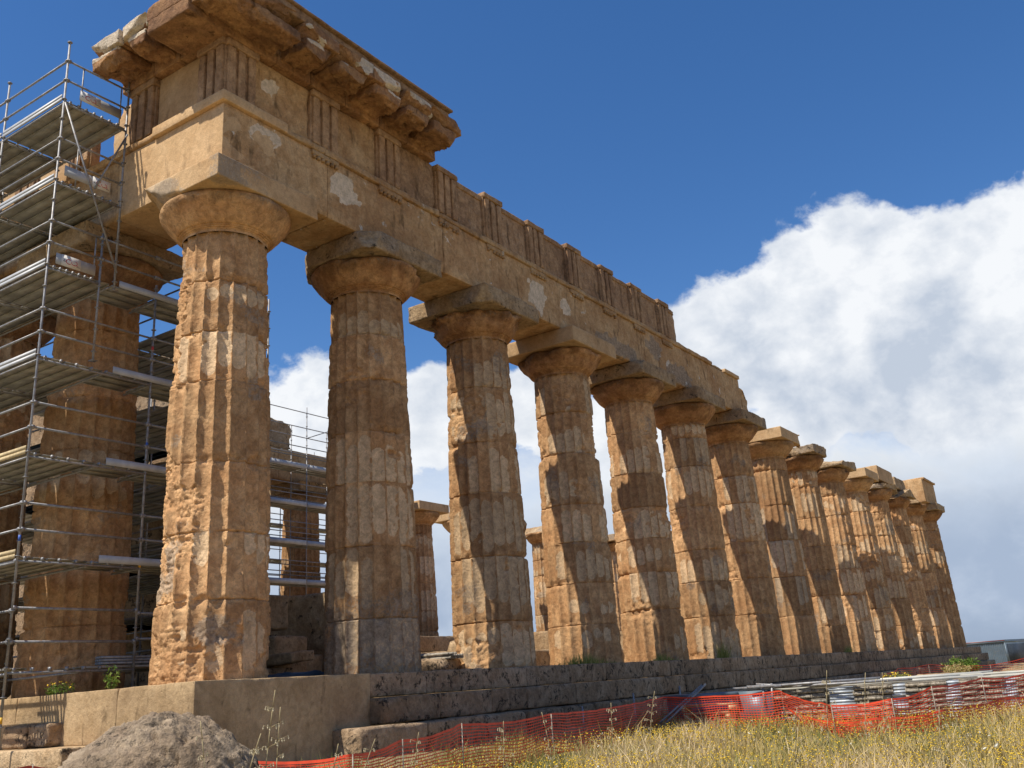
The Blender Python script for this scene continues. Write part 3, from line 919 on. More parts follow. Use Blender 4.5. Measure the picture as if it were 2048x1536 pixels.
# ---- cornice
geis = empty('cornice', (0, 0, 0), temple)
def geison(along, a, b, seed, front=False, lo=13.44, over=1.09, pale=True, wear=.22, bites=(), hgt=14.2, coarse=.10, drop=0.0):
    """one projecting cornice block: crisp fascia slab above, weathered mutule slab hanging under it"""
    g = np.random.RandomState(seed)
    Vs, Fs, off = [], [], 0
    def add(V, F):
        nonlocal off
        Vs.append(V); Fs.append(F + off); off += len(V)
    zf = 13.83 + g.uniform(-.03, .03)
    sgn = lambda: g.choice([-1.0, 1.0])
    V, F = rough_box(-1.3, over, a + .014, b - .014, zf, hgt, res=.05, r=.012, amp=.022, wear=.06, seed=seed, nscale=4.5,
                     cuts=[(1, sgn() * g.uniform(.2, 1), -1.5, g.uniform(.60, .70)), (1.2, sgn() * 1.0, .1, (over + 1.3) / 2 * .77 + (b - a) / 2 * .64 - g.uniform(.02, .16))])
    add(V, F)
    # mutule: hangs below, eroded at the outer lower edge
    m0, m1 = a + g.uniform(.07, .13), b - g.uniform(.07, .13)
    ov = over - g.uniform(.04, .10)
    V, F = rough_box(.10, ov, m0, m1, 13.50, zf + .01, res=.045, r=.02, amp=.05, wear=.10, seed=seed + 1, nscale=3.6,
                     cuts=[(1, g.uniform(-.25, .25), -1.25, g.uniform(.36, .43)), (.35, sgn(), -.5, (m1 - m0) / 2 * g.uniform(.84, .97)), (-.2, sgn(), -.9, (m1 - m0) / 2 * g.uniform(.85, 1.0))])
    low = 1 - (V[:, 2] - 13.50) / (zf - 13.49)
    V[:, 2] -= low * (sstep(fbm(V + seed, 3.2, 5, seed + 41, .65), -.1, .3) * .10 - .05)
    V[:, 2] += low * .10 * sstep(V[:, 0], .9, .2)
    add(V, F)
    V, F = rough_box(-1.25, .135, a + .006, b - .006, lo, zf + .004, res=.07, r=.02, amp=.03, wear=.07, seed=seed + 2, nscale=4)
    add(V, F)
    V = np.concatenate(Vs); F = np.concatenate(Fs)
    if front:
        V = np.stack([V[:, 1], YA - V[:, 0], V[:, 2]], 1)
    else:
        V[:, 0] += XA
    for (bx, by, bz, br) in bites:
        c = np.array([bx, by, bz], float); q = V - c; l = np.linalg.norm(q, axis=1) + 1e-9
        rad = br * (1 + .45 * fbm(V, 3.5, 5, seed + 3, .65)); k = l < rad
        V[k] = c + q[k] / l[k][:, None] * rad[k][:, None]
    nrm = (V[:, 0] - XA) if not front else (YA - V[:, 1])
    face = sstep(nrm, over - .20, over - .10) * sstep(V[:, 2], 13.70, 13.80)
    pl = face * sstep(fbm(V, 1.6, 4, seed + 60), -.15 if not front else -.6, .10 if not front else -.3) if pale else np.zeros(len(V))
    n_ = len(V)
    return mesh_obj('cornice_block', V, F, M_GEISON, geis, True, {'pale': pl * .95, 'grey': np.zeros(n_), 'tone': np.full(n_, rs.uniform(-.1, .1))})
gy = [-0.40, 2.09, 3.17, 4.35, 5.6, 6.68, 7.9]
for i in range(6):
    geison('y', gy[i], gy[i + 1], 600 + i * 13, wear=.22 if i else .14, pale=i in (1, 2, 3, 4), lo=13.44,
           bites=[(.5, 8.1, 14.35, .45)] if i == 5 else ())
gx = [XA - .0, -2.16, -3.1, -4.28]
for i in range(3):
    geison('x', gx[i + 1], gx[i], 700 + i * 13, front=True, wear=.16, bites=[(-4.5, -.5, 14.4, .42), (-4.6, -.4, 13.4, .5)] if i == 2 else (), coarse=.05)
for i, (a, b2) in enumerate(((-.15, 2.4), (2.42, 4.35), (4.37, 7.55))):
    block('gutter_slab', M_FRIEZE, geis, (-1.6, XA + .98 - .02 * i, a, b2, 14.215, 14.46), res=.14, r=.02, amp=.015, wear=.06, seed=760 + i, tone=-.12)
block('gutter_lip', M_FRIEZE, geis, (-1.5, XA + 1.05, -.2, 7.6, 14.464, 14.53), res=.2, r=.015, amp=.012, wear=.05, seed=770, tone=-.15)

# ---- blocks at the far end
block('far_architrave_block', M_SMOOTH, temple, (XI + .3, XA, 51.9, 55.6, H_TOP + .005, 11.08), res=.2, r=.02, amp=.015, wear=.05, seed=801)
block('far_architrave_block', M_RUIN, temple, (XI + .3, XA - .05, 56.3, 59.0, H_TOP + .005, 10.95), res=.15, r=.02, amp=.03, wear=.08, seed=802)
block('far_architrave_block', M_ARCH, temple, (XI, XA, 64.6, 68.55, H_TOP + .005, 11.86), res=.2, r=.02, amp=.015, wear=.05, seed=803, tone=.05)
block('far_architrave_block', M_ARCH, temple, (XI + .1, XA + .1, 65.0, 68.7, 11.865, 12.02), res=.2, r=.02, amp=.02, wear=.08, seed=804)

# ---- far flank entablature (inside the far scaffold)
for i, (a, b2, z1, s_) in enumerate(((12.5, 17.9, 11.75, 811), (17.92, 22.6, 11.8, 812), (22.62, 27.4, 11.8, 813), (27.42, 32, 11.8, 814))):
    block('far_architrave_block', M_ARCH, temple, (OX - .85, OX + .86, a, b2, H_TOP + .005, z1), res=.3, r=.02, amp=.02, wear=.06, seed=s_, tone=-.12)
block('far_frieze_block', M_RUIN, temple, (OX - .7, OX + .8, 14.0, 23.6, 11.81, 13.35), res=.2, r=.1, amp=.12, wear=.4, seed=821, coarse=.2, bites=[(OX + .5, 24.2, 13.9, 1.3)], tone=-.1)

# ---- cella remains on the platform
def ruin(name, dims, seed, parent=None, rot=None, mat=None, **kw):
    k = dict(res=.12, r=.05, amp=.05, wear=.15, seed=seed); k.update(kw)
    V, F = rough_box(*dims, **k)
    if rot is not None:
        c = V.mean(0); V = (V - c) @ np.array(rot.to_matrix()).T + c
    return mesh_obj(name, V, F, mat or M_RUIN, parent, True, arr_attr(len(V), 0, .15, 0))
from mathutils import Euler
cella = empty('inner_wall', (0, 0, 0), temple)
ruin('wall_course', (-18, -5.8, 7.0, 8.2, 0.0, 1.2), 831, cella)
ruin('wall_course', (-19, -5.9, 9.0, 10.0, 0.0, 2.4), 832, cella)
ruin('wall_course', (-7.2, -6.1, 8.3, 30.0, 0.0, .75), 833, cella)
ruin('wall_course', (-18, -7.0, 30, 31.0, 0.0, 1.6), 834, cella)
ruin('wall_course', (-19.9, -18.8, 9, 60.0, 0.0, 1.5), 835, cella, res=.3)
ruin('wall_course', (-19.8, -18.9, 20, 40.0, 1.5, 2.3), 836, cella, res=.3)
ruin('wall_course', (-12, -7, 22, 23.2, 0.76, 1.5), 837, cella, res=.2)
# added wall in dark stone, blocks sky gaps and darkens behind the front scaffold
ruin('wall_course', (-25.5, -11.9, 10.2, 11.2, 0.0, 12.0), 838, cella, res=.3, mat=M_STEP)

# ================================================================ GROUND
def gz(x, y):
    x = np.asarray(x, float); y = np.asarray(y, float)
    d = np.hypot(x - C0[0], y - C0[1])
    g = -1.95 + 0.22 * sstep(d, 5, 13)
    g = g + 0.22 * sstep(-x, -2.6, -0.6) * sstep(d, 8, 12)
    g = g + 0.12 * sstep(y, 30, 70)
    P = np.stack([x.ravel(), y.ravel(), np.zeros(x.size)], 1)
    n = (fbm(P, .25, 3, 901) * .10 + fbm(P, 1.3, 3, 905) * .04).reshape(x.shape)
    n = n * (1 - sstep(d, 120, 300))
    return g + n
def build_ground():
    rad = np.concatenate([[0.0], np.geomspace(.6, 5000, 170)])
    th = np.arange(240) * 2 * np.pi / 240
    Rr, T = np.meshgrid(rad[1:], th, indexing='ij')
    X = C0[0] + Rr * np.cos(T); Y = C0[1] + Rr * np.sin(T)
    Z = gz(X, Y)
    V = np.stack([X.ravel(), Y.ravel(), Z.ravel()], 1)
    i, j = np.meshgrid(np.arange(len(rad) - 2), np.arange(240), indexing='ij')
    a = (i * 240 + j).ravel(); b2 = (i * 240 + (j + 1) % 240).ravel()
    F = np.stack([a, a + 240, b2 + 240, b2], 1)
    c = len(V); V = np.concatenate([V, [[C0[0], C0[1], -1.95]]])
    T_ = np.stack([np.arange(240), (np.arange(240) + 1) % 240, np.full(240, c)], 1)
    m, t, b = new_mat('dry_meadow_soil')
    N = NT(t); P = N.pos()
    c1 = N.mix(N.ss(N.noise(P, .6, 5), .4, .6), (0.27, 0.21, 0.10), (0.40, 0.30, 0.16))
    c1 = N.mix(N.ss(N.noise(P, 7, 6, .65), .45, .65), c1, (0.14, 0.13, 0.05))
    t.links.new(c1, b.inputs['Base Color']); b.inputs['Roughness'].default_value = 1.0
    t.links.new(N.bump(N.noise(P, 12, 6, .7), .8, .06), b.inputs['Normal'])
    o = mesh_obj('ground', V, [F, T_], m)
    tag(o, kind='structure')
build_ground()

# ================================================================ SCAFFOLDS
LV = [0.49 + 1.985 * k for k in range(7)]
def planks(mb, x0, x1, y0, y1, z, along='x', n=None):
    """steel decks: flat top, folded side lips, shallow rib underneath; laid side by side"""
    w = (y1 - y0) if along == 'x' else (x1 - x0)
    n = n or max(1, int(round(w / .32)))
    pw = w / n
    for i in range(n):
        a = i * pw + .005; b = (i + 1) * pw - .005
        for (u0, u1, d0, d1) in ((a, b, -.012, 0), (a, a + .012, -.04, -.0125), (b - .012, b, -.04, -.0125)):
            if along == 'x': mb.box(x0 + .03, x1 - .03, y0 + u0, y0 + u1, z + d0, z + d1)
            else: mb.box(x0 + u0, x0 + u1, y0 + .03, y1 - .03, z + d0, z + d1)
def standard(par, x, y, z0, z1, bands=()):
    mb = MB(); mb.tube((x, y, z0), (x, y, z1), .0242, 10)
    z = z0 + .2
    while z < z1:
        mb.tube((x, y, z - .006), (x, y, z + .006), .055, 10); z += .4963
    o = mb.build('standard', M_STEEL, par, False)
    for (bz, m) in bands:
        b = MB(); b.tube((x, y, bz), (x, y, bz + .11), .0262, 10); b.build('colour_band', m, o)
    mb = MB(); mb.box(x - .07, x + .07, y - .07, y + .07, z0 - .012, z0 - .002); mb.build('base_plate', M_STEEL, o)
    return o
def rails(par, a, b, hs=(.5, 1.0), name='guard_rail', r=.0242):
    mb = MB()
    a = np.array(a, float); b = np.array(b, float)
    for h in hs:
        mb.tube(a + (0, 0, h), b + (0, 0, h), r, 8)
        for p in (a, b):                      # wedge couplers
            d = (b - a) / np.linalg.norm(b - a) * .06 * (1 if p is a else -1)
            mb.tube(p + (0, 0, h) , p + d + (0, 0, h), r * 1.9, 8)
    return mb.build(name, M_STEEL, par)
sc1 = empty('scaffold', (-4, -.95, -1.2))
tag(sc1, 'tall galvanised steel scaffold with seven decks wrapped around the front columns at the left edge', 'scaffold')
bx = [-4.0, -6.43, -8.86, -11.3, -13.74]
def rel(par):      # children keep world coordinates
    for ch in list(par.children):
        ch.location = Vector(ch.location) - par.location
YO, YN = -.95, .58
for i, x in enumerate(bx):
    standard(sc1, x, YO, -1.2, 13.92 if i < 2 else 13.8, bands=[(-.45, M_YELB), (2.75, M_BLUEB)] if i == 0 else ())
    if i: standard(sc1, x, .42, .01, 13.6)
standard(sc1, -4.0, .60, 8.3, 13.95, )
standard(sc1, -4.0, .24, 6.6, 9.55)
standard(sc1, -4.0, 1.66, .012, 8.75, bands=[(7.15, M_RED), (4.95, M_BLUEB), (2.4, M_YELB)])
standard(sc1, -4.0, 4.10, .012, 8.9)
standard(sc1, -4.95, 4.10, .012, 8.9)
for k, z in enumerate(LV):
    for i in range(4):
        mb = MB()
        if k == 0 and i == 0:
            planks(mb, bx[i + 1], bx[i], YO + .03, YO + .40, z, 'x', 1)
        else:
            planks(mb, bx[i + 1], bx[i], YO + .03, YN if k >= 5 else YN - .08, z, 'x', 5)
        mb.build('deck', M_DECK, sc1)
        # outer toe boards
        mb = MB()
        timber = k in (1, 2)
        if k > 0:
            for q in range(2):
                mb.box(bx[i + 1] + .04, bx[i] - .04, YO - .045, YO - .026, z - .04 + q * .088, z + .038 + q * .088)
            mb.build('toe_board', M_WOOD if timber else M_BOARD, sc1)
        rails(sc1, (bx[i], YO, z), (bx[i + 1], YO, z), (.5, 1.0) if k else (.45, 1.0, 1.9))
        # ledger and transoms under the deck
        mb = MB()
        mb.tube((bx[i], YO, z - .11), (bx[i + 1], YO, z - .11), .024, 8)
        mb.tube((bx[i + 1], YO, z - .1), (bx[i + 1], .42, z - .1), .024, 8)
        mb.tube((bx[i], .46, z - .11), (bx[i + 1], .46, z - .11), .024, 8)
        mb.build('ledger', M_STEEL, sc1)
    # the end towards the corner column
    yr = .60 if k >= 5 else (1.66 if k < 4 else .24)
    rails(sc1, (-4, YO, z), (-4, yr, z), (.5, 1.0) if k else (.45, 1.05))
    mb = MB(); mb.tube((-4, YO, z - .09), (-4, yr, z - .09), .024, 8)
    for q in range(7):
        mb.box(-4.035, -3.965, YO + .12 + q * (yr - YO - .2) / 7, YO + .16 + q * (yr - YO - .2) / 7, z - .065, z - .0)
    mb.build('end_transom', M_STEEL, sc1)
    if k < 5:
        mb = MB()
        planks(mb, -4.97, -4.02, YN - .04, 1.66 if k == 0 else 1.66, z - .002, 'y', 3)
        planks(mb, -4.97, -4.02, 1.68, 4.10, z - .002, 'y', 3)
        mb.build('side_deck', M_DECK, sc1)
        if k > 0:
            mb = MB(); mb.box(-3.975, -3.955, .7, 4.0, z - .03, z + .12); mb.build('toe_board', M_BOARD, sc1)
        rails(sc1, (-4, 1.66, z), (-4, 4.10, z))
        if k == 4: rails(sc1, (-4, .24, z), (-4, 1.66, z), (.5, 1.0))
        mb = MB(); mb.tube((-4, 1.66, z - .1), (-4.95, 1.66, z - .1), .024); mb.tube((-4, 4.1, z - .1), (-4.95, 4.1, z - .1), .024)
        mb.build('ledger', M_STEEL, sc1)
def sign(par, y0, y1, sy0, sy1, z, h=.26):
    mb = MB(); mb.box(-3.972, -3.957, y0, y1, z + .02, z + h)
    o = mb.build('end_board', M_BOARD, par)
    mb = MB(); mb.box(-3.956, -3.950, sy0, sy1, z + .015, z + h + .005); s_ = mb.build('sign', M_SIGNW, o)
    # red curved device with a small dark mark and a grey line of print
    cy = sy0 + (sy1 - sy0) * .50; cz = z + h * .53
    mb = MB()
    def arc(cy_, rr, a0, a1, w):
        pts = []
        for q in range(13):
            a = a0 + (a1 - a0) * q / 12
            pts.append((cy_ + rr * math.cos(a) * 1.35, cz + rr * math.sin(a)))
        for (p, q2) in zip(pts[:-1], pts[1:]):
            d = np.array([q2[0] - p[0], q2[1] - p[1]]); nrm = np.array([-d[1], d[0]]) / (np.linalg.norm(d) + 1e-9) * w / 2
            V = [(-3.9485, p[0] - nrm[0], p[1] - nrm[1]), (-3.9485, q2[0] - nrm[0], q2[1] - nrm[1]),
                 (-3.9485, q2[0] + nrm[0], q2[1] + nrm[1]), (-3.9485, p[0] + nrm[0], p[1] + nrm[1])]
            mb.add(V, [(0, 1, 2, 3)])
    arc(cy - .05, .052, R_(60), R_(300), .018)
    arc(cy + .07, .048, R_(70), R_(-200), .014)
    mb.box(-3.9488, -3.9482, cy + .06, cy + .16, cz - .045, cz - .033)
    mb.build('red_emblem', M_SIGNR, o)
    mb = MB(); mb.box(-3.9488, -3.9482, sy0 + .03, sy0 + .09, cz - .02, cz - .005); mb.box(-3.9488, -3.9482, sy0 + .05, sy0 + .06, cz - .01, cz + .03)
    mb.box(-3.9488, -3.9482, cy + .12, sy1 - .02, cz - .07, cz - .058)
    mb.build('small_print', M_SIGNK, o)
sign(sc1, -.62, .42, -.62, -.12, LV[6] + .12)
sign(sc1, -.80, .30, -.15, .28, LV[5] + .12)
sign(sc1, -.80, .10, -.68, -.25, LV[4] + .03)
mb = MB(); mb.tube((-3.95, YO, 12.3), (-3.95, .60, 8.7), .022, 8); mb.build('diagonal_brace', M_STEEL, sc1)
mb = MB(); mb.tube((-3.93, .60, 12.2), (-3.93, -.1, 10.5), .022, 8); mb.build('diagonal_brace', M_STEEL, sc1)
for (yy, zz) in ((-.55, 12.4), (.42, 12.4), (-.5, 10.4), (.1, 8.45)):
    mb = MB(); mb.tube((-4.02, yy, zz), (-4.02, yy, zz + 1.0), .016, 8); mb.build('rail_post', M_STEEL, sc1)
rel(sc1)

# inside, behind the front columns
sc2 = empty('scaffold', (-9, 3.6, 0))
tag(sc2, 'inner steel scaffold with dark decks standing behind the second front column', 'scaffold')
for x in (-5.1, -7.5, -9.9, -12.3, -14.7):
    for y in (3.35, 6.0, 9.3):
        if y < 9 or x < -12: standard(sc2, x, y, .01, 10.0)
for k, z in enumerate(LV[:5]):
    for (a, b) in ((-7.5, -5.1), (-9.9, -7.5), (-12.3, -9.9), (-14.7, -12.3)):
        mb = MB(); planks(mb, a, b, 3.38, 5.97, z + .15, 'x', 8); mb.build('deck', M_DECK, sc2)
        if a < -12: mb = MB(); planks(mb, a - 5, b, 6.05, 10.12, z - .4, 'x', 11); mb.build('deck', M_DECK, sc2)  # rear deck strip added to keep sun off the wall behind
    for y in (3.35, 6.0):
        rails(sc2, (-5.1, y, z + .15), (-14.7, y, z + .15))
    rails(sc2, (-5.1, 3.35, z + .15), (-5.1, 6.0, z + .15))
rel(sc2)

# around the far flank
sc3 = empty('scaffold', (-21.5, 24, 0))
tag(sc3, 'distant scaffold around a far column, seen between the first and second flank columns', 'scaffold')
ys3 = [17.9, 20.4, 22.9, 25.4, 27.9, 30.4]
LV3 = [1.15, 3.0, 4.9, 6.75, 8.62, 10.5]
for y in ys3:
    for x in (-21.05, -22.15):
        standard(sc3, x, y, .01, 13.6 if x > -22 else 12.9)
    standard(sc3, -25.6, y, .01, 12.9)
    standard(sc3, -26.6, y, .01, 12.0)
for k, z in enumerate(LV3):
    for a, b in zip(ys3[:-1], ys3[1:]):
        mb = MB(); planks(mb, -22.13, -21.07, a, b, z, 'y', 3); mb.build('deck', M_DECK, sc3)
        mb = MB(); mb.box(-21.03, -21.01, a + .03, b - .03, z - .08, z + .16); mb.build('toe_board', M_BOARD, sc3)
        if k % 1 == 0:
            mb = MB(); planks(mb, -26.6, -25.6, a, b, z, 'y', 3); mb.build('deck', M_DECK, sc3)
    rails(sc3, (-21.05, ys3[0], z), (-21.05, ys3[-1], z))
    rails(sc3, (-22.15, ys3[0], z), (-22.15, ys3[-1], z))
    rails(sc3, (-25.6, ys3[0], z), (-25.6, ys3[-1], z))
for h in (11.0, 11.5, 12.0, 12.5, 13.3):
    rails(sc3, (-21.05, ys3[0], h), (-21.05, ys3[-1], h), (0,))
mb = MB(); mb.tube((-21.0, 22.9, 12.0), (-21.0, 25.4, 13.0), .022); mb.build('diagonal_brace', M_STEEL, sc3)
rel(sc3)

# loose tubes kept on the scaffold
def tubes(name, label, lst, r, mat, cat='pipes', group=None):
    mb = MB()
    for a, b in lst: mb.tube(a, b, r, 8)
    o = mb.build(name, mat)
    return tag(o, label, cat, group)
tubes('tube_bundle', 'bundle of grey scaffold tubes leaning upright against the scaffold at lower left', [((-3.95 - .085 * i, -1.16 - .02 * i, .60 - .004 * i), (-4.42 - .085 * i, -1.10 - .01 * (i % 3), 2.10 + .04 * math.sin(i * 2))) for i in range(7)] +
      [((-4.02, -1.22, .75), (-4.75, -1.22, .75)), ((-4.1, -1.22, 1.25), (-4.85, -1.22, 1.25)), ((-4.3, -1.2, 1.75), (-4.95, -1.2, 1.75))], .024, M_STEEL)
tubes('tube_pile', 'long grey tubes lying on the lowest scaffold deck beside the second front column',
      [((-4.1 - .06 * i, 1.0, .54 + .055 * j), (-4.12 - .06 * i, 4.3, .54 + .055 * j)) for i in range(4) for j in range(3)], .026, M_STEEL)

# ================================================================ DEBRIS ON THE PLATFORM
def loose(name, label, cat, dims, seed, rot=(0, 0, 0), mat=None, group=None, **kw):
    k = dict(res=.07, r=.04, amp=.04, wear=.12, seed=seed); k.update(kw)
    V, F = rough_box(*dims, **k)
    c = V.mean(0); c[2] = V[:, 2].min()
    V = (V - c) @ np.array(Euler(rot).to_matrix()).T
    o = mesh_obj(name, V, F, mat or M_RUIN, None, True, arr_attr(len(V), 0, .1, 0), loc=tuple(c))
    return tag(o, label, cat, group)
loose('stone_slab', 'pale flat slab lying tilted on blocks between the first two flank columns', 'stone slab', (-8.2, -4.9, 6.4, 7.4, .42, .68), 851, (R_(3), R_(-3), R_(10)))
loose('stone_block', 'dark block under the pale tilted slab', 'stone block', (-8.0, -5.4, 6.3, 7.3, 0.0, .40), 852, mat=M_STEP)
loose('carved_fragment', 'broken moulded fragment perched on the inner wall beside the second flank column', 'stone fragment', (-6.5, -5.3, 9.1, 10.0, 1.32, 1.72), 853, (0, 0, R_(20)), amp=.10, wear=.3)
loose('carved_fragment', 'eroded knob of stone under the perched fragment beside the second flank column', 'stone fragment', (-6.1, -5.6, 9.2, 9.7, .76, 1.31), 854, amp=.12, wear=.4)
loose('stone_block', 'small pale block beside the front column base behind the scaffold', 'stone block', (-4.9, -4.2, 5.2, 6.0, 1.2, 2.0), 855)
mb = MB()
gxx, gyy = np.meshgrid(np.linspace(-5.6, -2.6, 40), np.linspace(4.2, 6.6, 34), indexing='ij')
Pg = np.stack([gxx.ravel(), gyy.ravel(), np.zeros(gxx.size)], 1)
zz = .03 + .22 * np.clip(fbm(Pg, 1.3, 4, 860) + .3, 0, 1)
edge = np.minimum(np.minimum(gxx + 5.6, -2.6 - gxx), np.minimum(gyy - 4.2, 6.6 - gyy)).ravel()
Pg[:, 2] = np.where(edge < .02, .0, zz)
i, j = np.meshgrid(np.arange(39), np.arange(33), indexing='ij'); a = (i * 34 + j).ravel()
tp = mesh_obj('tarpaulin', Pg, np.stack([a, a + 34, a + 35, a + 1], 1), M_TARP)
tag(tp, 'crumpled dark tarpaulin on the temple floor between the first two flank columns', 'tarpaulin')
rr = np.random.RandomState(9)
tubes('pole_pile', 'pile of pale poles on stones between the second and third flank columns',
      [((-2.0 + rr.uniform(-.15, .15), 9.6 + rr.uniform(-.3, .2), .36 + .05 * (q // 6)), (-4.2 + rr.uniform(-.3, .2), 10.4 + rr.uniform(-.3, .3), .40 + .05 * (q // 6) + rr.uniform(-.03, .05))) for q in range(15)], .03, M_WOODG)
loose('stone_block', 'dark rubble heap under the pile of pale poles', 'rubble', (-4.3, -2.2, 9.3, 10.3, 0, .36), 857, mat=M_STEP, amp=.08, wear=.25)
loose('stone_block', 'pale block standing on the floor between the third and fourth flank columns', 'stone block', (-1.6 - 10, -.8 - 9, 24.6, 26, 0, 1.3), 858)

# ================================================================ BOULDER
def boulder(name, label, c, r, seed, flat=0.0, n=150, rz=0.0, mat=None, amp=.16):
    u = np.linspace(0, np.pi, n); v = np.arange(n * 2) * np.pi / n
    U, Vv = np.meshgrid(u, v, indexing='ij')
    D = np.stack([np.sin(U) * np.cos(Vv), np.sin(U) * np.sin(Vv), np.cos(U)], -1).reshape(-1, 3)
    D = np.sign(D) * np.abs(D) ** .95
    P = D * np.array(r)
    P = P @ np.array(Matrix.Rotation(rz, 3, 'Z')).T
    P = P * (1 + amp * fbm(P + seed, 1.1, 3, seed)[:, None])
    P = P + D * (.10 * fbm(P + seed, 3.4, 5, seed + 1, .65))[:, None]
    pit = sstep(fbm(P + seed, 7, 4, seed + 2, .6), .12, .4)
    P = P - D * (pit * .06)[:, None] + D * (.04 * fbm(P + seed, 12, 4, seed + 5, .65))[:, None]
    m = n * 2
    i, j = np.meshgrid(np.arange(n - 1), np.arange(m), indexing='ij')
    a = (i * m + j).ravel(); b2 = (i * m + (j + 1) % m).ravel()
    o = mesh_obj(name, P, np.stack([a, a + m, b2 + m, b2], 1), mat or M_BOULDER, None, True, arr_attr(len(P), 0, .25, 0), loc=c)
    return tag(o, label, 'boulder')
boulder('boulder', 'large pitted grey brown boulder in the foreground before the temple corner', (7.57, -6.25, -1.46), (.84, .74, .97), 36, rz=R_(54), amp=.09)

# ================================================================ ORANGE NETS
def net(name, label, pts, h, seed, cell=(.075, .048), low=None, lean=.12, posts=True, fold=.10):
    root = empty(name, (pts[0][0], pts[0][1], float(gz(pts[0][0], pts[0][1]))))
    tag(root, label, 'safety net', 'orange plastic safety nets')
    P = np.array(pts, float)
    seg = np.hypot(*np.diff(P[:, :2], axis=0).T); S = np.concatenate([[0], np.cumsum(seg)])
    nseg = int(S[-1] / cell[0]); s = np.linspace(0, S[-1], nseg + 1)
    x = np.interp(s, S, P[:, 0]); y = np.interp(s, S, P[:, 1]); zt = np.interp(s, S, P[:, 2])
    hh = np.interp(s, S, h) if np.ndim(h) else np.full(len(s), h)
    # sag between posts
    ph = np.interp(s, S, np.arange(len(S)))
    zt = zt - .05 * np.abs(np.sin(np.pi * (ph % 1.0))) + .02 * fbm(np.stack([s, s * 0, s * 0], 1), 1.7, 3, seed)
    tx = np.gradient(x, s); ty = np.gradient(y, s); nrm = np.stack([-ty, tx], 1)
    nr = max(4, int(h if not np.ndim(h) else max(h)) and int((h if not np.ndim(h) else max(h)) / cell[1]) or int((h if not np.ndim(h) else max(h)) / cell[1]))
    t = np.linspace(0, 1, nr + 1)
    Sg, Tg = np.meshgrid(s, t, indexing='ij')
    q = np.stack([Sg.ravel(), Tg.ravel() * 1.3, np.zeros(Sg.size)], 1)
    off = (fbm(q, .9, 4, seed + 3) * fold + fbm(q, 3.5, 3, seed + 4) * fold * .35).reshape(Sg.shape) * (.3 + Tg)
    off += lean * Tg
    Z = zt[:, None] - hh[:, None] * Tg * (1 + .06 * np.sin(Sg * 3)) 
    ground_z = gz(x, y)[:, None] + .02
    Z = np.maximum(Z, ground_z + .03 * Tg)
    X = x[:, None] + nrm[:, 0:1] * off; Y = y[:, None] + nrm[:, 1:2] * off
    G = np.stack([X, Y, Z], -1)
    Vs, Fs, o_ = [], [], 0
    wv, wh = .0055, .0075
    # horizontal ribbons
    up_ = np.array([0, 0, 1.0])
    for r_ in range(nr + 1):
        w_ = wh * (2.2 if r_ in (0, nr) else 1)
        A = G[:, r_] + up_ * w_; B = G[:, r_] - up_ * w_
        n_ = len(A); Vs.append(np.concatenate([A, B])); i_ = np.arange(n_ - 1)
        Fs.append(np.stack([i_, i_ + 1, i_ + 1 + n_, i_ + n_], 1) + o_); o_ += 2 * n_
    tv = np.stack([tx, ty, tx * 0], 1)[:, None, :]
    A = G + tv * wv; B = G - tv * wv
    n0, n1 = G.shape[:2]
    Vs.append(A.reshape(-1, 3)); Vs.append(B.reshape(-1, 3))
    i_, j_ = np.meshgrid(np.arange(n0), np.arange(n1 - 1), indexing='ij'); a = (i_ * n1 + j_).ravel()
    m_ = n0 * n1
    Fs.append(np.stack([a, a + 1, a + 1 + m_, a + m_], 1) + o_)
    V = np.concatenate(Vs) - np.array(root.location)
    o = mesh_obj('netting', V, np.concatenate(Fs), M_NET, root, False)
    if posts:
        for p in pts[1:-1]:
            g = float(gz(p[0], p[1]))
            mb = MB(); mb.tube((0, 0, -.1), (0, 0, p[2] - g + .02), .008, 6)
            q_ = mb.build('stake', M_DARKEND, root); q_.location = Vector((p[0] + .02, p[1] + .02, g)) - root.location
    return root
net('safety_net', 'orange plastic net fence sagging between stakes across the meadow in front of the steps',
    [(1.9, -5.0, -.90), (2.34, -4.11, -.93), (2.33, -3.2, -.99), (3.79, -2.12, -1.09), (5.33, -1.97, -1.08), (4.78, -.44, -1.02), (4.17, 1.65, -.94), (3.95, 4.54, -.97),
     (2.95, 11.2, -.93), (6.01, 10.56, -.93), (8.15, 7.07, -1.13), (9.25, 6.87, -1.09), (9.78, 7.51, -.95), (10.22, 9.64, -.89), (10.81, 10.75, -.91), (12.2, 12.6, -.97)],
    [.6, .6, .6, .5, .5, .65, .75, .78, .80, .80, .55, .55, .7, .8, .8, .8], 1201)
net('safety_net', 'second orange net lying slack low in the grass in front of the stacked decks',
    [(6.2, 10.2, -1.2), (7.6, 7.6, -1.38), (9.0, 6.5, -1.36), (10.0, 7.1, -1.3), (10.6, 9.0, -1.25), (11.6, 10.8, -1.25)], .42, 1233, lean=.35, posts=False, fold=.25)
net('safety_net', 'distant orange net round the rubble beyond the stacked decks at the end of the steps',
    [(2.2, 33.5, -1.02), (2.0, 37, -.86), (2.6, 40, -.80), (4.6, 44, -1.05), (6.2, 46, -.80), (9.6, 44, -1.02)], .75, 1277, cell=(.12, .09), lean=.3, fold=.35)

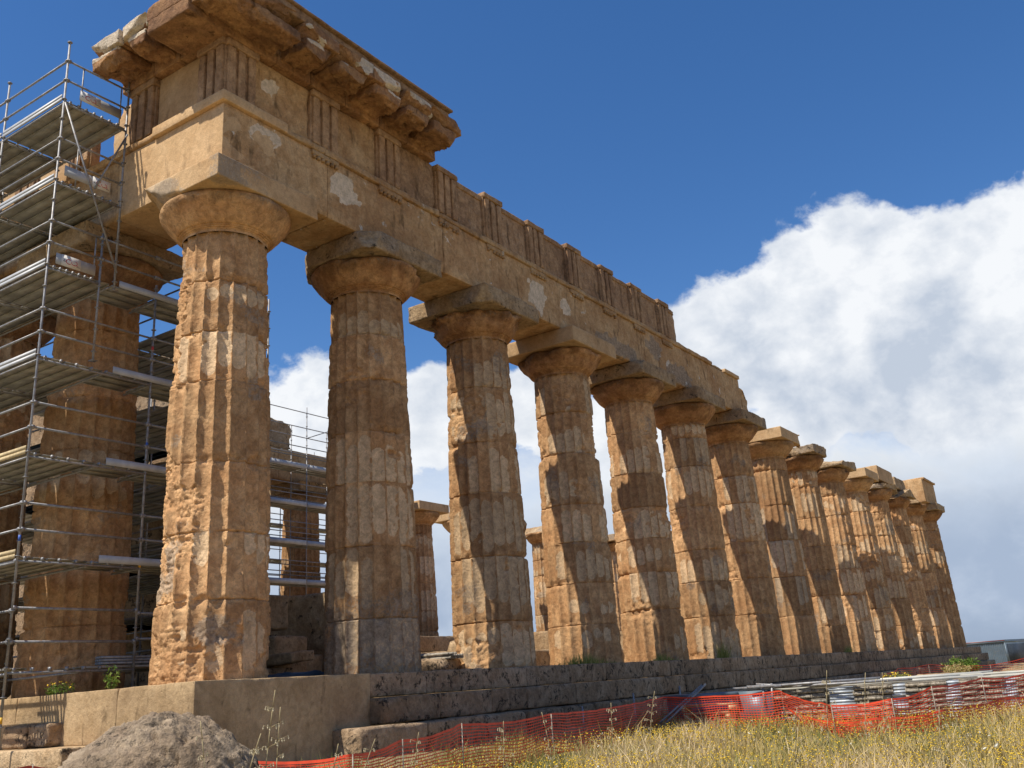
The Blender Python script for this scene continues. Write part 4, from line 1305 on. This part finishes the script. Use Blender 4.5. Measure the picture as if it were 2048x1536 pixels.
# ================================================================ STACKED SCAFFOLD DECKS
def stack_deck_mesh(w, L, h, mat_side, mat_end, name):
    mb = MB()
    mb.box(-w / 2, w / 2, 0, L, h - .014, h)
    mb.box(-w / 2, -w / 2 + .012, 0, L, 0, h - .0145); mb.box(w / 2 - .012, w / 2, 0, L, 0, h - .0145)
    mb.box(-w / 2 + .013, w / 2 - .013, .004, L - .05, .014, h - .018)
    for s_ in (-.32, 0, .32):
        mb.tube((w * s_, -.015, h * .45), (w * s_, .05, h * .45), .018, 6)
    return mb
def place_stacks():
    proto = {}
    rs_ = np.random.RandomState(44)
    def X(px): return 4.0 + (px - 1480) * .01127
    dark = [1568, 1596, 1625, 1653, 1744, 1769, 1793, 1846, 1871, 1896, 1950, 1976, 2001, 2052, 2078]
    blue = [(1704, .62), (1819, .34), (1922, .36), (2026, .40)]
    for px in dark:
        for k in range(6):
            if 'd' not in proto:
                o = stack_deck_mesh(.33, 2.4, .105, None, None, 'd').build('scaffold_deck', M_DARKEND); proto['d'] = o
            else:
                o = proto['d'].copy(); COL.objects.link(o)
            o.location = (X(px) + rs_.uniform(-.02, .02), 13.2 + rs_.uniform(-.05, .05), -1.66 + k * .115)
            o.rotation_euler = (0, 0, R_(8) + rs_.uniform(-.01, .01))
            tag(o, 'dull steel scaffold deck seen end on in a pile behind the orange net', 'scaffold deck', 'scaffold decks piled end on')
    for n_, (px, w) in enumerate(blue):
        src = None
        for k in range(5):
            if src is None:
                mb = MB(); mb.box(-w / 2, w / 2, 0, 1.2, 0, .125)
                mb.box(-w / 2 - .004, w / 2 + .004, -.012, -.002, .015, .045); mb.box(-w / 2 - .004, w / 2 + .004, -.012, -.002, .085, .105)
                src = o = mb.build('metal_plank', M_PANEL)
            else:
                o = src.copy(); COL.objects.link(o)
            o.location = (X(px), 13.25 + rs_.uniform(-.03, .03), -1.66 + k * .135)
            o.rotation_euler = (0, 0, R_(8))
            tag(o, 'blue grey metal plank lying in a pile between the piles of dull decks', 'metal plank', 'blue grey metal planks in piles')
    # big flat grey sheets at the left end
    mb = MB(); mb.box(-.42, .42, -.02, .02, -.4, .36); o = mb.build('steel_sheet', M_SHEET); o.location = (4.5, 12.9, -1.30); o.rotation_euler = (R_(-8), 0, R_(6))
    tag(o, 'plain grey steel sheet standing at the left end of the deck piles', 'steel sheet')
    # pale planks laid across the top
    src = None
    for k in range(7):
        L_ = 4.9
        if src is None:
            mb = MB(); mb.box(-L_ / 2, L_ / 2, -.14, .14, 0, .045)
            src = o = mb.build('long_plank', M_PLANK)
        else:
            o = src.copy(); COL.objects.link(o)
        row, col_ = k // 2, k % 2
        o.location = (7.3 + 4.5 * col_ + rs_.uniform(-.3, .3), 13.42 + row * .55 + rs_.uniform(-.05, .05), -.965 + .048 * (row % 2))
        o.rotation_euler = (0, R_(-.3), rs_.uniform(-.03, .04))
        tag(o, 'long pale zinc plank laid flat across the top of the deck piles', 'plank', 'pale planks on top of the piles')
place_stacks()
tubes('tube_pile', 'grey tubes tangled on top of the left end of the deck piles', [((4.3, 13.0, -.84), (6.9, 13.3, -.93)), ((4.5, 13.1, -.80), (5.6, 13.6, -.95)), ((4.1, 13.2, -.90), (8.2, 13.0, -.90)),
      ((4.4, 12.8, -.86), (7.4, 13.4, -.84)), ((4.75, 12.85, -1.3), (4.72, 12.95, -.8)), ((4.95, 12.85, -1.3), (4.95, 12.95, -.8)), ((3.9, 13.1, -.87), (5.2, 12.9, -.87))], .03, M_STEEL)
tubes('tube_pair', 'two grey tubes leaning through the net left of the grey sheet', [((2.75, 10.7, -1.62), (3.75, 11.6, -.72)), ((2.9, 10.7, -1.65), (3.85, 11.6, -.70))], .025, M_STEEL)
mb = MB(); mb.box(2.2, 4.1, 12.6, 13.5, -1.02, -.93); mb.box(2.25, 4.0, 12.65, 13.4, -1.6, -1.03)
tag(mb.build('site_box', M_SHEET), 'long blue grey metal box behind the net below the lower step', 'box')
for q, (a, b, z, m, nm) in enumerate(((3.0, 4.3, -1.20, M_WOOD, 'a yellowish top board'), (3.05, 4.2, -1.38, M_WOOD, 'b'), (3.0, 4.25, -1.56, M_WOOD, 'c'))):
    mb = MB(); mb.box(a, b, 11.9, 12.3, z, z + .05); mb.box(a, a + .08, 11.9, 12.3, z - .12, z - .002); mb.box(b - .08, b, 11.9, 12.3, z - .12, z - .002)
    tag(mb.build('timber_pallet', m), ['top pallet board in the small timber stack behind the net', 'middle pallet board in the small timber stack behind the net', 'lowest pallet board in the small timber stack behind the net'][q], 'timber')
for q, (x, y, z1) in enumerate(((1.9, 11.6, -.80), (2.4, 13.2, -.72), (1.55, 9.7, -.98))):
    g = float(gz(x, y)); mb = MB(); mb.tube((0, 0, -.1), (0, 0, z1 - g), .022, 6); o = mb.build('steel_stake', M_STEEL); o.location = (x, y, g)
    tag(o, ['grey steel stake before the steps behind the middle of the net', 'taller grey stake beside the blue grey box', 'short grey stake near the net bend'][q], 'stake')

# rubble near the far corner
rr = np.random.RandomState(3)
for q, (x, y, w, h, lab) in enumerate(((3.2, 38, 1.3, .55, 'pale rubble block wrapped by the distant net'), (4.5, 41, 1.2, .35, 'low pale stone right of the wrapped block'), (2.6, 36, 1.0, .3, 'small pale stone left of the wrapped block'),
                                       (7.5, 50, 2.6, .5, 'long low rubble slab before the metal shed'), (9.8, 47, 2.0, .45, 'rubble slab at the right edge beyond the distant net'), (6.3, 43, .9, .3, 'small stone inside the distant net'))):
    g = float(gz(x, y))
    loose('rubble_stone', lab, 'stone', (x - w / 2, x + w / 2, y - .5, y + .5, g - .1, g + h), 870 + q, (0, 0, rr.uniform(-.4, .4)), amp=.08, wear=.2, res=.12)

# ================================================================ METAL SHEDS
def shed(name, label, x0, x1, y0, y1, z0, z1, rz=0, mat=M_SHEET):
    r = empty(name, ((x0 + x1) / 2, y0, z0)); tag(r, label, 'shed')
    w = (x1 - x0) / 2; h = z1 - z0; D = y1 - y0
    # corrugated walls
    mb = MB()
    n_ = int(2 * w / .14)
    us = np.linspace(-w, w, n_ * 4 + 1)
    dv = np.array([0, 0, .05, .05] * (n_ + 1))[:len(us)]
    V = np.concatenate([np.stack([us, dv, np.zeros(len(us))], 1), np.stack([us, dv, np.full(len(us), h - .16)], 1)])
    i_ = np.arange(len(us) - 1); mb.add(V, np.stack([i_, i_ + 1, i_ + 1 + len(us), i_ + len(us)], 1))
    for sx in (-w, w):
        mb.box(sx - .02, sx + .02, .06, D, 0, h - .16)
    mb.build('wall', mat, r)
    mb = MB(); mb.box(-w - .05, w + .05, -.06, D, h - .155, h); mb.box(-w - .02, w + .02, -.02, D, h + .002, h + .06)
    o = mb.build('roof', mat, r)
    mb = MB(); mb.box(-w - .055, w + .055, -.075, -.062, h - .02, h + .03); mb.build('rust_trim', M_SHEETR, o)
    mb = MB(); mb.box(w + .021, w + .06, .4, D - .4, .05, h - .3); mb.build('dark_end_panel', M_TARP, r)  # dark sheet over most of the right end wall
    for sx in (-w, w):
        mb = MB(); mb.box(sx - .05, sx + .05, -.05, .055, 0, h - .158); mb.build('corner_post', mat, r)
    r.rotation_euler = (0, 0, rz)
    return r
shed('metal_shed', 'blue grey corrugated metal shed beyond the far corner of the temple', -5.2, -.35, 82.5, 89, -1.5, .40, R_(-6))
shed('metal_shed', 'paler metal shed at the right edge behind the first one', 0.2, 6.5, 98, 104, -1.5, .10, R_(-4), mat=M_PANEL)

# ================================================================ PLANTS
def leaves(name, label, cat, c, r, n, size, mat, seed, group=None, stems=True, flowers=0, fm=None):
    rs_ = np.random.RandomState(seed)
    root = empty(name, c); tag(root, label, cat, group)
    d = rs_.normal(size=(n, 3)); d /= np.linalg.norm(d, axis=1)[:, None]
    rad = rs_.uniform(.35, 1, n) ** .6
    P = d * rad[:, None] * np.array(r) + (0, 0, r[2] * .9)
    P *= (1 + .9 * fbm(P * 3 / max(r), 1, 3, seed))[:, None]
    P[:, 2] = np.maximum(P[:, 2], .01)
    a = rs_.normal(size=(n, 3)); a /= np.linalg.norm(a, axis=1)[:, None]
    b = np.cross(a, rs_.normal(size=(n, 3))); b /= np.linalg.norm(b, axis=1)[:, None]
    s_ = size * rs_.uniform(.6, 1.3, n)[:, None]
    V = np.concatenate([P - a * s_, P + b * s_ * .4, P + a * s_, P - b * s_ * .4])
    i_ = np.arange(n)
    o = mesh_obj('foliage', V, np.stack([i_, i_ + n, i_ + 2 * n, i_ + 3 * n], 1), mat, root, False, {'tint': np.tile(rs_.rand(n), 4)})
    mb = MB()
    for q in range(7):
        a_ = rs_.uniform(0, 6.28); mb.tube((0, 0, -.05), (r[0] * .6 * math.cos(a_), r[1] * .6 * math.sin(a_), r[2] * 1.2), max(.004, size * .12), 5, max(.002, size * .05))
    mb.build('stem', mat, root)
    if flowers:
        mb = MB()
        for q in range(flowers):
            v = rs_.normal(size=3); v /= np.linalg.norm(v); v[2] = abs(v[2])
            p = v * np.array(r) * 1.05 + (0, 0, r[2] * .9)
            mb.tube(p, p + np.array((rs_.uniform(-.01, .01), -.01, .012)) * (size / .03), size * .7, 6, size * .45)
        mb.build('flowers', fm, root)
    return root
leaves('weed', 'small green weed on the front edge of the platform below the scaffold', 'plant', (-2.42, .12, 0), (.20, .10, .17), 130, .035, M_GREEN, 1)
def tuft(label, c, r, n, h, seed):
    rs_ = np.random.RandomState(seed)
    x = rs_.normal(size=n) * r[0] * .5; y = rs_.normal(size=n) * r[1] * .5
    hh = h * rs_.uniform(.3, 1.0, n) * np.exp(-(y / r[1]) ** 2)
    a = rs_.rand(n) * 6.283; le = hh * rs_.uniform(.1, .8, n); w = .008
    fa = rs_.rand(n) * 6.283
    B0 = np.stack([x - w * np.cos(fa), y - w * np.sin(fa), x * 0], 1); B1 = np.stack([x + w * np.cos(fa), y + w * np.sin(fa), x * 0], 1)
    T = np.stack([x + np.cos(a) * le, y + np.sin(a) * le, hh], 1)
    i_ = np.arange(n)
    o = mesh_obj('weed', np.concatenate([B0, B1, T]), np.stack([i_, i_ + n, i_ + 2 * n], 1), M_GREENY, None, False, {'tint': np.tile(rs_.rand(n), 3)}, loc=c)
    return tag(o, label, 'plant')
tuft('grassy tuft at the foot of the fourth flank column', (-.14, 12.9, 0), (.15, 1.3, 0), 420, .34, 2)
tuft('low green tuft at the foot of the fifth flank column', (-.14, 17.6, 0), (.14, .8, 0), 200, .28, 3)
tuft('low green tuft at the left foot of the sixth flank column', (-.14, 22.3, 0), (.14, .5, 0), 220, .7, 4)
tuft('small green tuft at the foot of the ninth flank column', (-.12, 37.0, 0), (.15, .6, 0), 160, .4, 5)
leaves('weed', 'dark low weeds at the foot of the second front column', 'plant', (-4.4, .3, 0), (.5, .12, .12), 300, .03, M_GREEN, 6, flowers=12, fm=M_YEL)
leaves('flowering_bush', 'yellow flowering plant before the far steps left of the rubble', 'bush', (2.9, 32.7, -1.55), (.60, .5, .30), 800, .045, M_GREENY, 7, flowers=45, fm=M_YEL)
leaves('bush', 'bright green bush at the far corner of the temple platform', 'bush', (2.6, 48.0, -1.5), (.85, .7, .42), 1300, .09, M_GREEN, 8)
leaves('bush', 'dusty olive bush at the right edge by the rubble', 'bush', (8.6, 52, -1.5), (.8, .6, .4), 900, .07, M_GRASS, 9)
leaves('bush', 'dry tuft on the rubble inside the distant net', 'bush', (3.9, 39.5, -1.35), (.6, .5, .25), 900, .05, M_GRASS, 10)

# wild oats: stem with hanging spikelets
def oat(x, y, h, lean, az, seed, label):
    rs_ = np.random.RandomState(seed)
    g = float(gz(x, y))
    root = empty('wild_oat', (x, y, g)); tag(root, label, 'wild oat', 'tall wild oats in front of the temple')
    mb = MB(); pts = []
    for q in range(13):
        t = q / 12
        pts.append(np.array((math.cos(az) * lean * t ** 2, math.sin(az) * lean * t ** 2, h * t * (1 - .06 * t))))
    for p, q in zip(pts[:-1], pts[1:]): mb.tube(p, q, .0035, 5)
    sp = MB()
    for k in range(26):
        t = rs_.uniform(.5, 1.0); p = pts[int(t * 12)] if t < 1 else pts[-1]
        a = rs_.uniform(0, 6.28); L_ = rs_.uniform(.02, .12) * (1.5 - t)
        e = p + np.array((math.cos(a) * L_, math.sin(a) * L_, L_ * .4)); mb.tube(p, e, .0015, 4)
        f = e + np.array((math.cos(a) * .006, math.sin(a) * .006, -.030)); m_ = (e + f) / 2
        sp.tube(e, m_, .0012, 5, .0055); sp.tube(m_, f, .0055, 5, .0012)
    o = mb.build('stem', M_OAT, root); a_ = o.data.attributes.new('tint', 'FLOAT', 'POINT'); a_.data.foreach_set('value', np.full(len(o.data.vertices), .2, np.float32))
    o = sp.build('seed_head', M_OAT, root); a_ = o.data.attributes.new('tint', 'FLOAT', 'POINT'); a_.data.foreach_set('value', np.full(len(o.data.vertices), .9, np.float32))
def gpx(px, d):
    r = dirpx(px, 1450); r = r / math.hypot(r[0], r[1]); return C0[0] + r[0] * d, C0[1] + r[1] * d
def ztop(px, py, d):
    r = dirpx(px, py); r = r / math.hypot(r[0], r[1]); return C0[2] + r[2] * d
OATS = [(520, 1352, 7.2, 'tallest wild oat stalk standing before the restored corner block'), (548, 1388, 7.5, 'wild oat stalk just right of the tallest one'), (432, 1410, 6.8, 'wild oat stalk rising behind the boulder'),
        (450, 1445, 6.6, 'drooping oat stalk over the right side of the boulder'), (645, 1470, 8, 'short oat stalk above the left end of the net'), (690, 1466, 8.5, 'oat stalk leaning right before the lower step'),
        (815, 1450, 9.5, 'oat stalk in front of the lower step stones'), (1000, 1428, 10, 'oat stalk above the net at the middle of the steps'), (1105, 1408, 10.5, 'thick oat stalk above the net left of the fourth column'),
        (1292, 1372, 13, 'tall oat stalk arching before the middle step'), (1645, 1322, 10, 'slender tall oat stalk before the far steps'), (1722, 1330, 11, 'oat stalk bending left over the pale planks'),
        (1765, 1330, 12, 'oat stalk upright over the pale planks'), (1220, 1392, 11, 'oat stalk in front of the net bend'), (1935, 1390, 9, 'oat stalk before the right part of the net'), (1860, 1400, 9, 'oat stalk left of the rightmost net stake'), (1570, 1400, 9, 'oat stalk in front of the tangled tubes')]
for q, (px, py, d, lab) in enumerate(OATS):
    x, y = gpx(px, d); h = ztop(px, py, d) - float(gz(x, y))
    oat(x, y, max(.3, h), [.10, .05, -.1, .25, .12, .3][q % 6], R_(30 + 50 * (q % 2)), 1300 + q, lab)

# meadow
def meadow():
    rs_ = np.random.RandomState(77)
    n = 300000
    # spread so that density per picture width stays similar
    d = 3.2 + (34 - 3.2) * rs_.rand(n) ** 1.15
    az = R_(-63) + rs_.rand(n) * R_(83)          # from +y, negative = left
    x = C0[0] + np.sin(az) * d; y = C0[1] + np.cos(az) * d
    keep = (x > 1.3 + .6 * rs_.rand(n)) | ((y < -1.6) & (x > -3))
    keep &= ~((y > 12.4) & (y < 15.8) & (x > 2.2) & (x < 14))
    keep &= ~(np.hypot(x - 7.4, y + 6.38) < .8)
    P = np.stack([x, y, x * 0], 1)
    cl = fbm(P, .9, 4, 601); cl2 = fbm(P, .28, 3, 603)
    keep &= rs_.rand(n) < np.clip(.70 + 1.6 * cl, .10, 1)
    x, y, d, cl, cl2, P = x[keep], y[keep], d[keep], cl[keep], cl2[keep], P[keep]
    n = len(x)
    z = gz(x, y) - .02
    h = (.11 + .27 * rs_.rand(n) ** 2.2) * (1 + .5 * cl) * (.75 + .25 * sstep(d, 5, 12))
    h *= np.where(y < 1.5 + (x - 6) * -.6, .55, 1.0)
    h *= 1 + .6 * (rs_.rand(n) < .03)
    h *= .75 + .5 * sstep(fbm(P, 2.1, 3, 615), -.2, .35)
    a = rs_.rand(n) * 2 * np.pi
    lean = h * rs_.uniform(.05, .95, n)
    w = (.0013 + .00042 * d) * rs_.uniform(.6, 1.4, n)
    dx, dy = np.cos(a), np.sin(a)
    fa = rs_.rand(n) * 2 * np.pi
    wx, wy = np.cos(fa) * w, np.sin(fa) * w
    B0 = np.stack([x - wx, y - wy, z], 1); B1 = np.stack([x + wx, y + wy, z], 1)
    mx, my, mz = x + dx * lean * .35, y + dy * lean * .35, z + h * .6
    M0 = np.stack([mx - wx * .75, my - wy * .75, mz], 1); M1 = np.stack([mx + wx * .75, my + wy * .75, mz], 1)
    T = np.stack([x + dx * lean, y + dy * lean, z + h * .97], 1)
    V = np.concatenate([B0, B1, M1, M0, T]); i_ = np.arange(n)
    Q = np.stack([i_, i_ + n, i_ + 2 * n, i_ + 3 * n], 1); Tr = np.stack([i_ + 3 * n, i_ + 2 * n, i_ + 4 * n], 1)
    right = sstep(x - y * .0, 8, 15)
    tint = np.clip(.34 + .9 * cl2 + .6 * (rs_.rand(n) - .5) + 1.0 * cl + .42 * right, 0, 1)
    o = mesh_obj('meadow_grass', V, [Q, Tr], M_GRASS, None, False, {'tint': np.tile(tint, 5)})
    tag(o, 'dry golden and olive meadow grass covering the ground in front of the net', 'grass', kind='stuff')
    # little flower heads
    for (m, cnt, nm, lab, seed, sz, ymin) in ((M_YEL, 15000, 'yellow_flowers', 'tiny yellow daisies scattered through the meadow', 5, .0085, -9), (M_WHITEF, 90, 'white_flowers', 'scattered small white flower heads in the meadow', 6, .015, -9)):
        r2 = np.random.RandomState(seed)
        dd = 6 + 15 * r2.rand(cnt * 3); aa = R_(-50) + r2.rand(cnt * 3) * R_(62)
        fx = C0[0] + np.sin(aa) * dd; fy = C0[1] + np.cos(aa) * dd
        q = fbm(np.stack([fx, fy, fx * 0], 1), .55, 3, 611)
        k = (q * 1.3 + r2.uniform(-.35, .35, len(q)) - .02 * (fx - 7) > .0) & (fx > 3.0)
        fx, fy, dd = fx[k][:cnt], fy[k][:cnt], dd[k][:cnt]; n_ = len(fx)
        fz = gz(fx, fy) + .18 + .22 * r2.rand(n_)
        s_ = sz * r2.uniform(.7, 1.3, n_) * (1 + dd * .02)
        th = np.arange(6) * np.pi / 3
        tilt = r2.uniform(-.7, .7, (n_, 2))
        V = []
        for t_ in th:
            V.append(np.stack([fx + np.cos(t_) * s_, fy + np.sin(t_) * s_, fz + s_ * (np.cos(t_) * tilt[:, 0] + np.sin(t_) * tilt[:, 1])], 1))
        V.append(np.stack([fx, fy, fz - s_ * .9], 1))
        V = np.concatenate(V); i_ = np.arange(n_)
        F = [np.stack([i_, i_ + n_, i_ + 2 * n_, i_ + 3 * n_], 1), np.stack([i_, i_ + 3 * n_, i_ + 4 * n_, i_ + 5 * n_], 1)]
        Tt = np.concatenate([np.stack([i_ + k_ * n_, i_ + 6 * n_, i_ + ((k_ + 1) % 6) * n_], 1) for k_ in range(6)])
        o = mesh_obj(nm, V, [np.concatenate(F), Tt], m, None, False)
        tag(o, lab, 'flowers', kind='stuff')
meadow()

rr = np.random.RandomState(21)
for q in range(9):
    x, y = 1.6 + rr.uniform(0, 1.2), 2 + q * 2.6 + rr.uniform(-.8, .8)
    tuft(['low weeds growing before the lower step near the net bend', 'thin weeds at the foot of the lower step left of the net stake', 'scattered weeds at the foot of the lower step below the fourth column',
          'weeds before the lower step below the fifth column', 'green weeds by the short stake before the steps', 'weeds before the steps left of the leaning tubes', 'weeds before the steps behind the leaning tubes',
          'weeds before the steps behind the blue grey box', 'weeds before the steps behind the first deck pile'][q], (x, y, float(gz(x, y))), (.5, .9, 0), 260, .45, 700 + q)
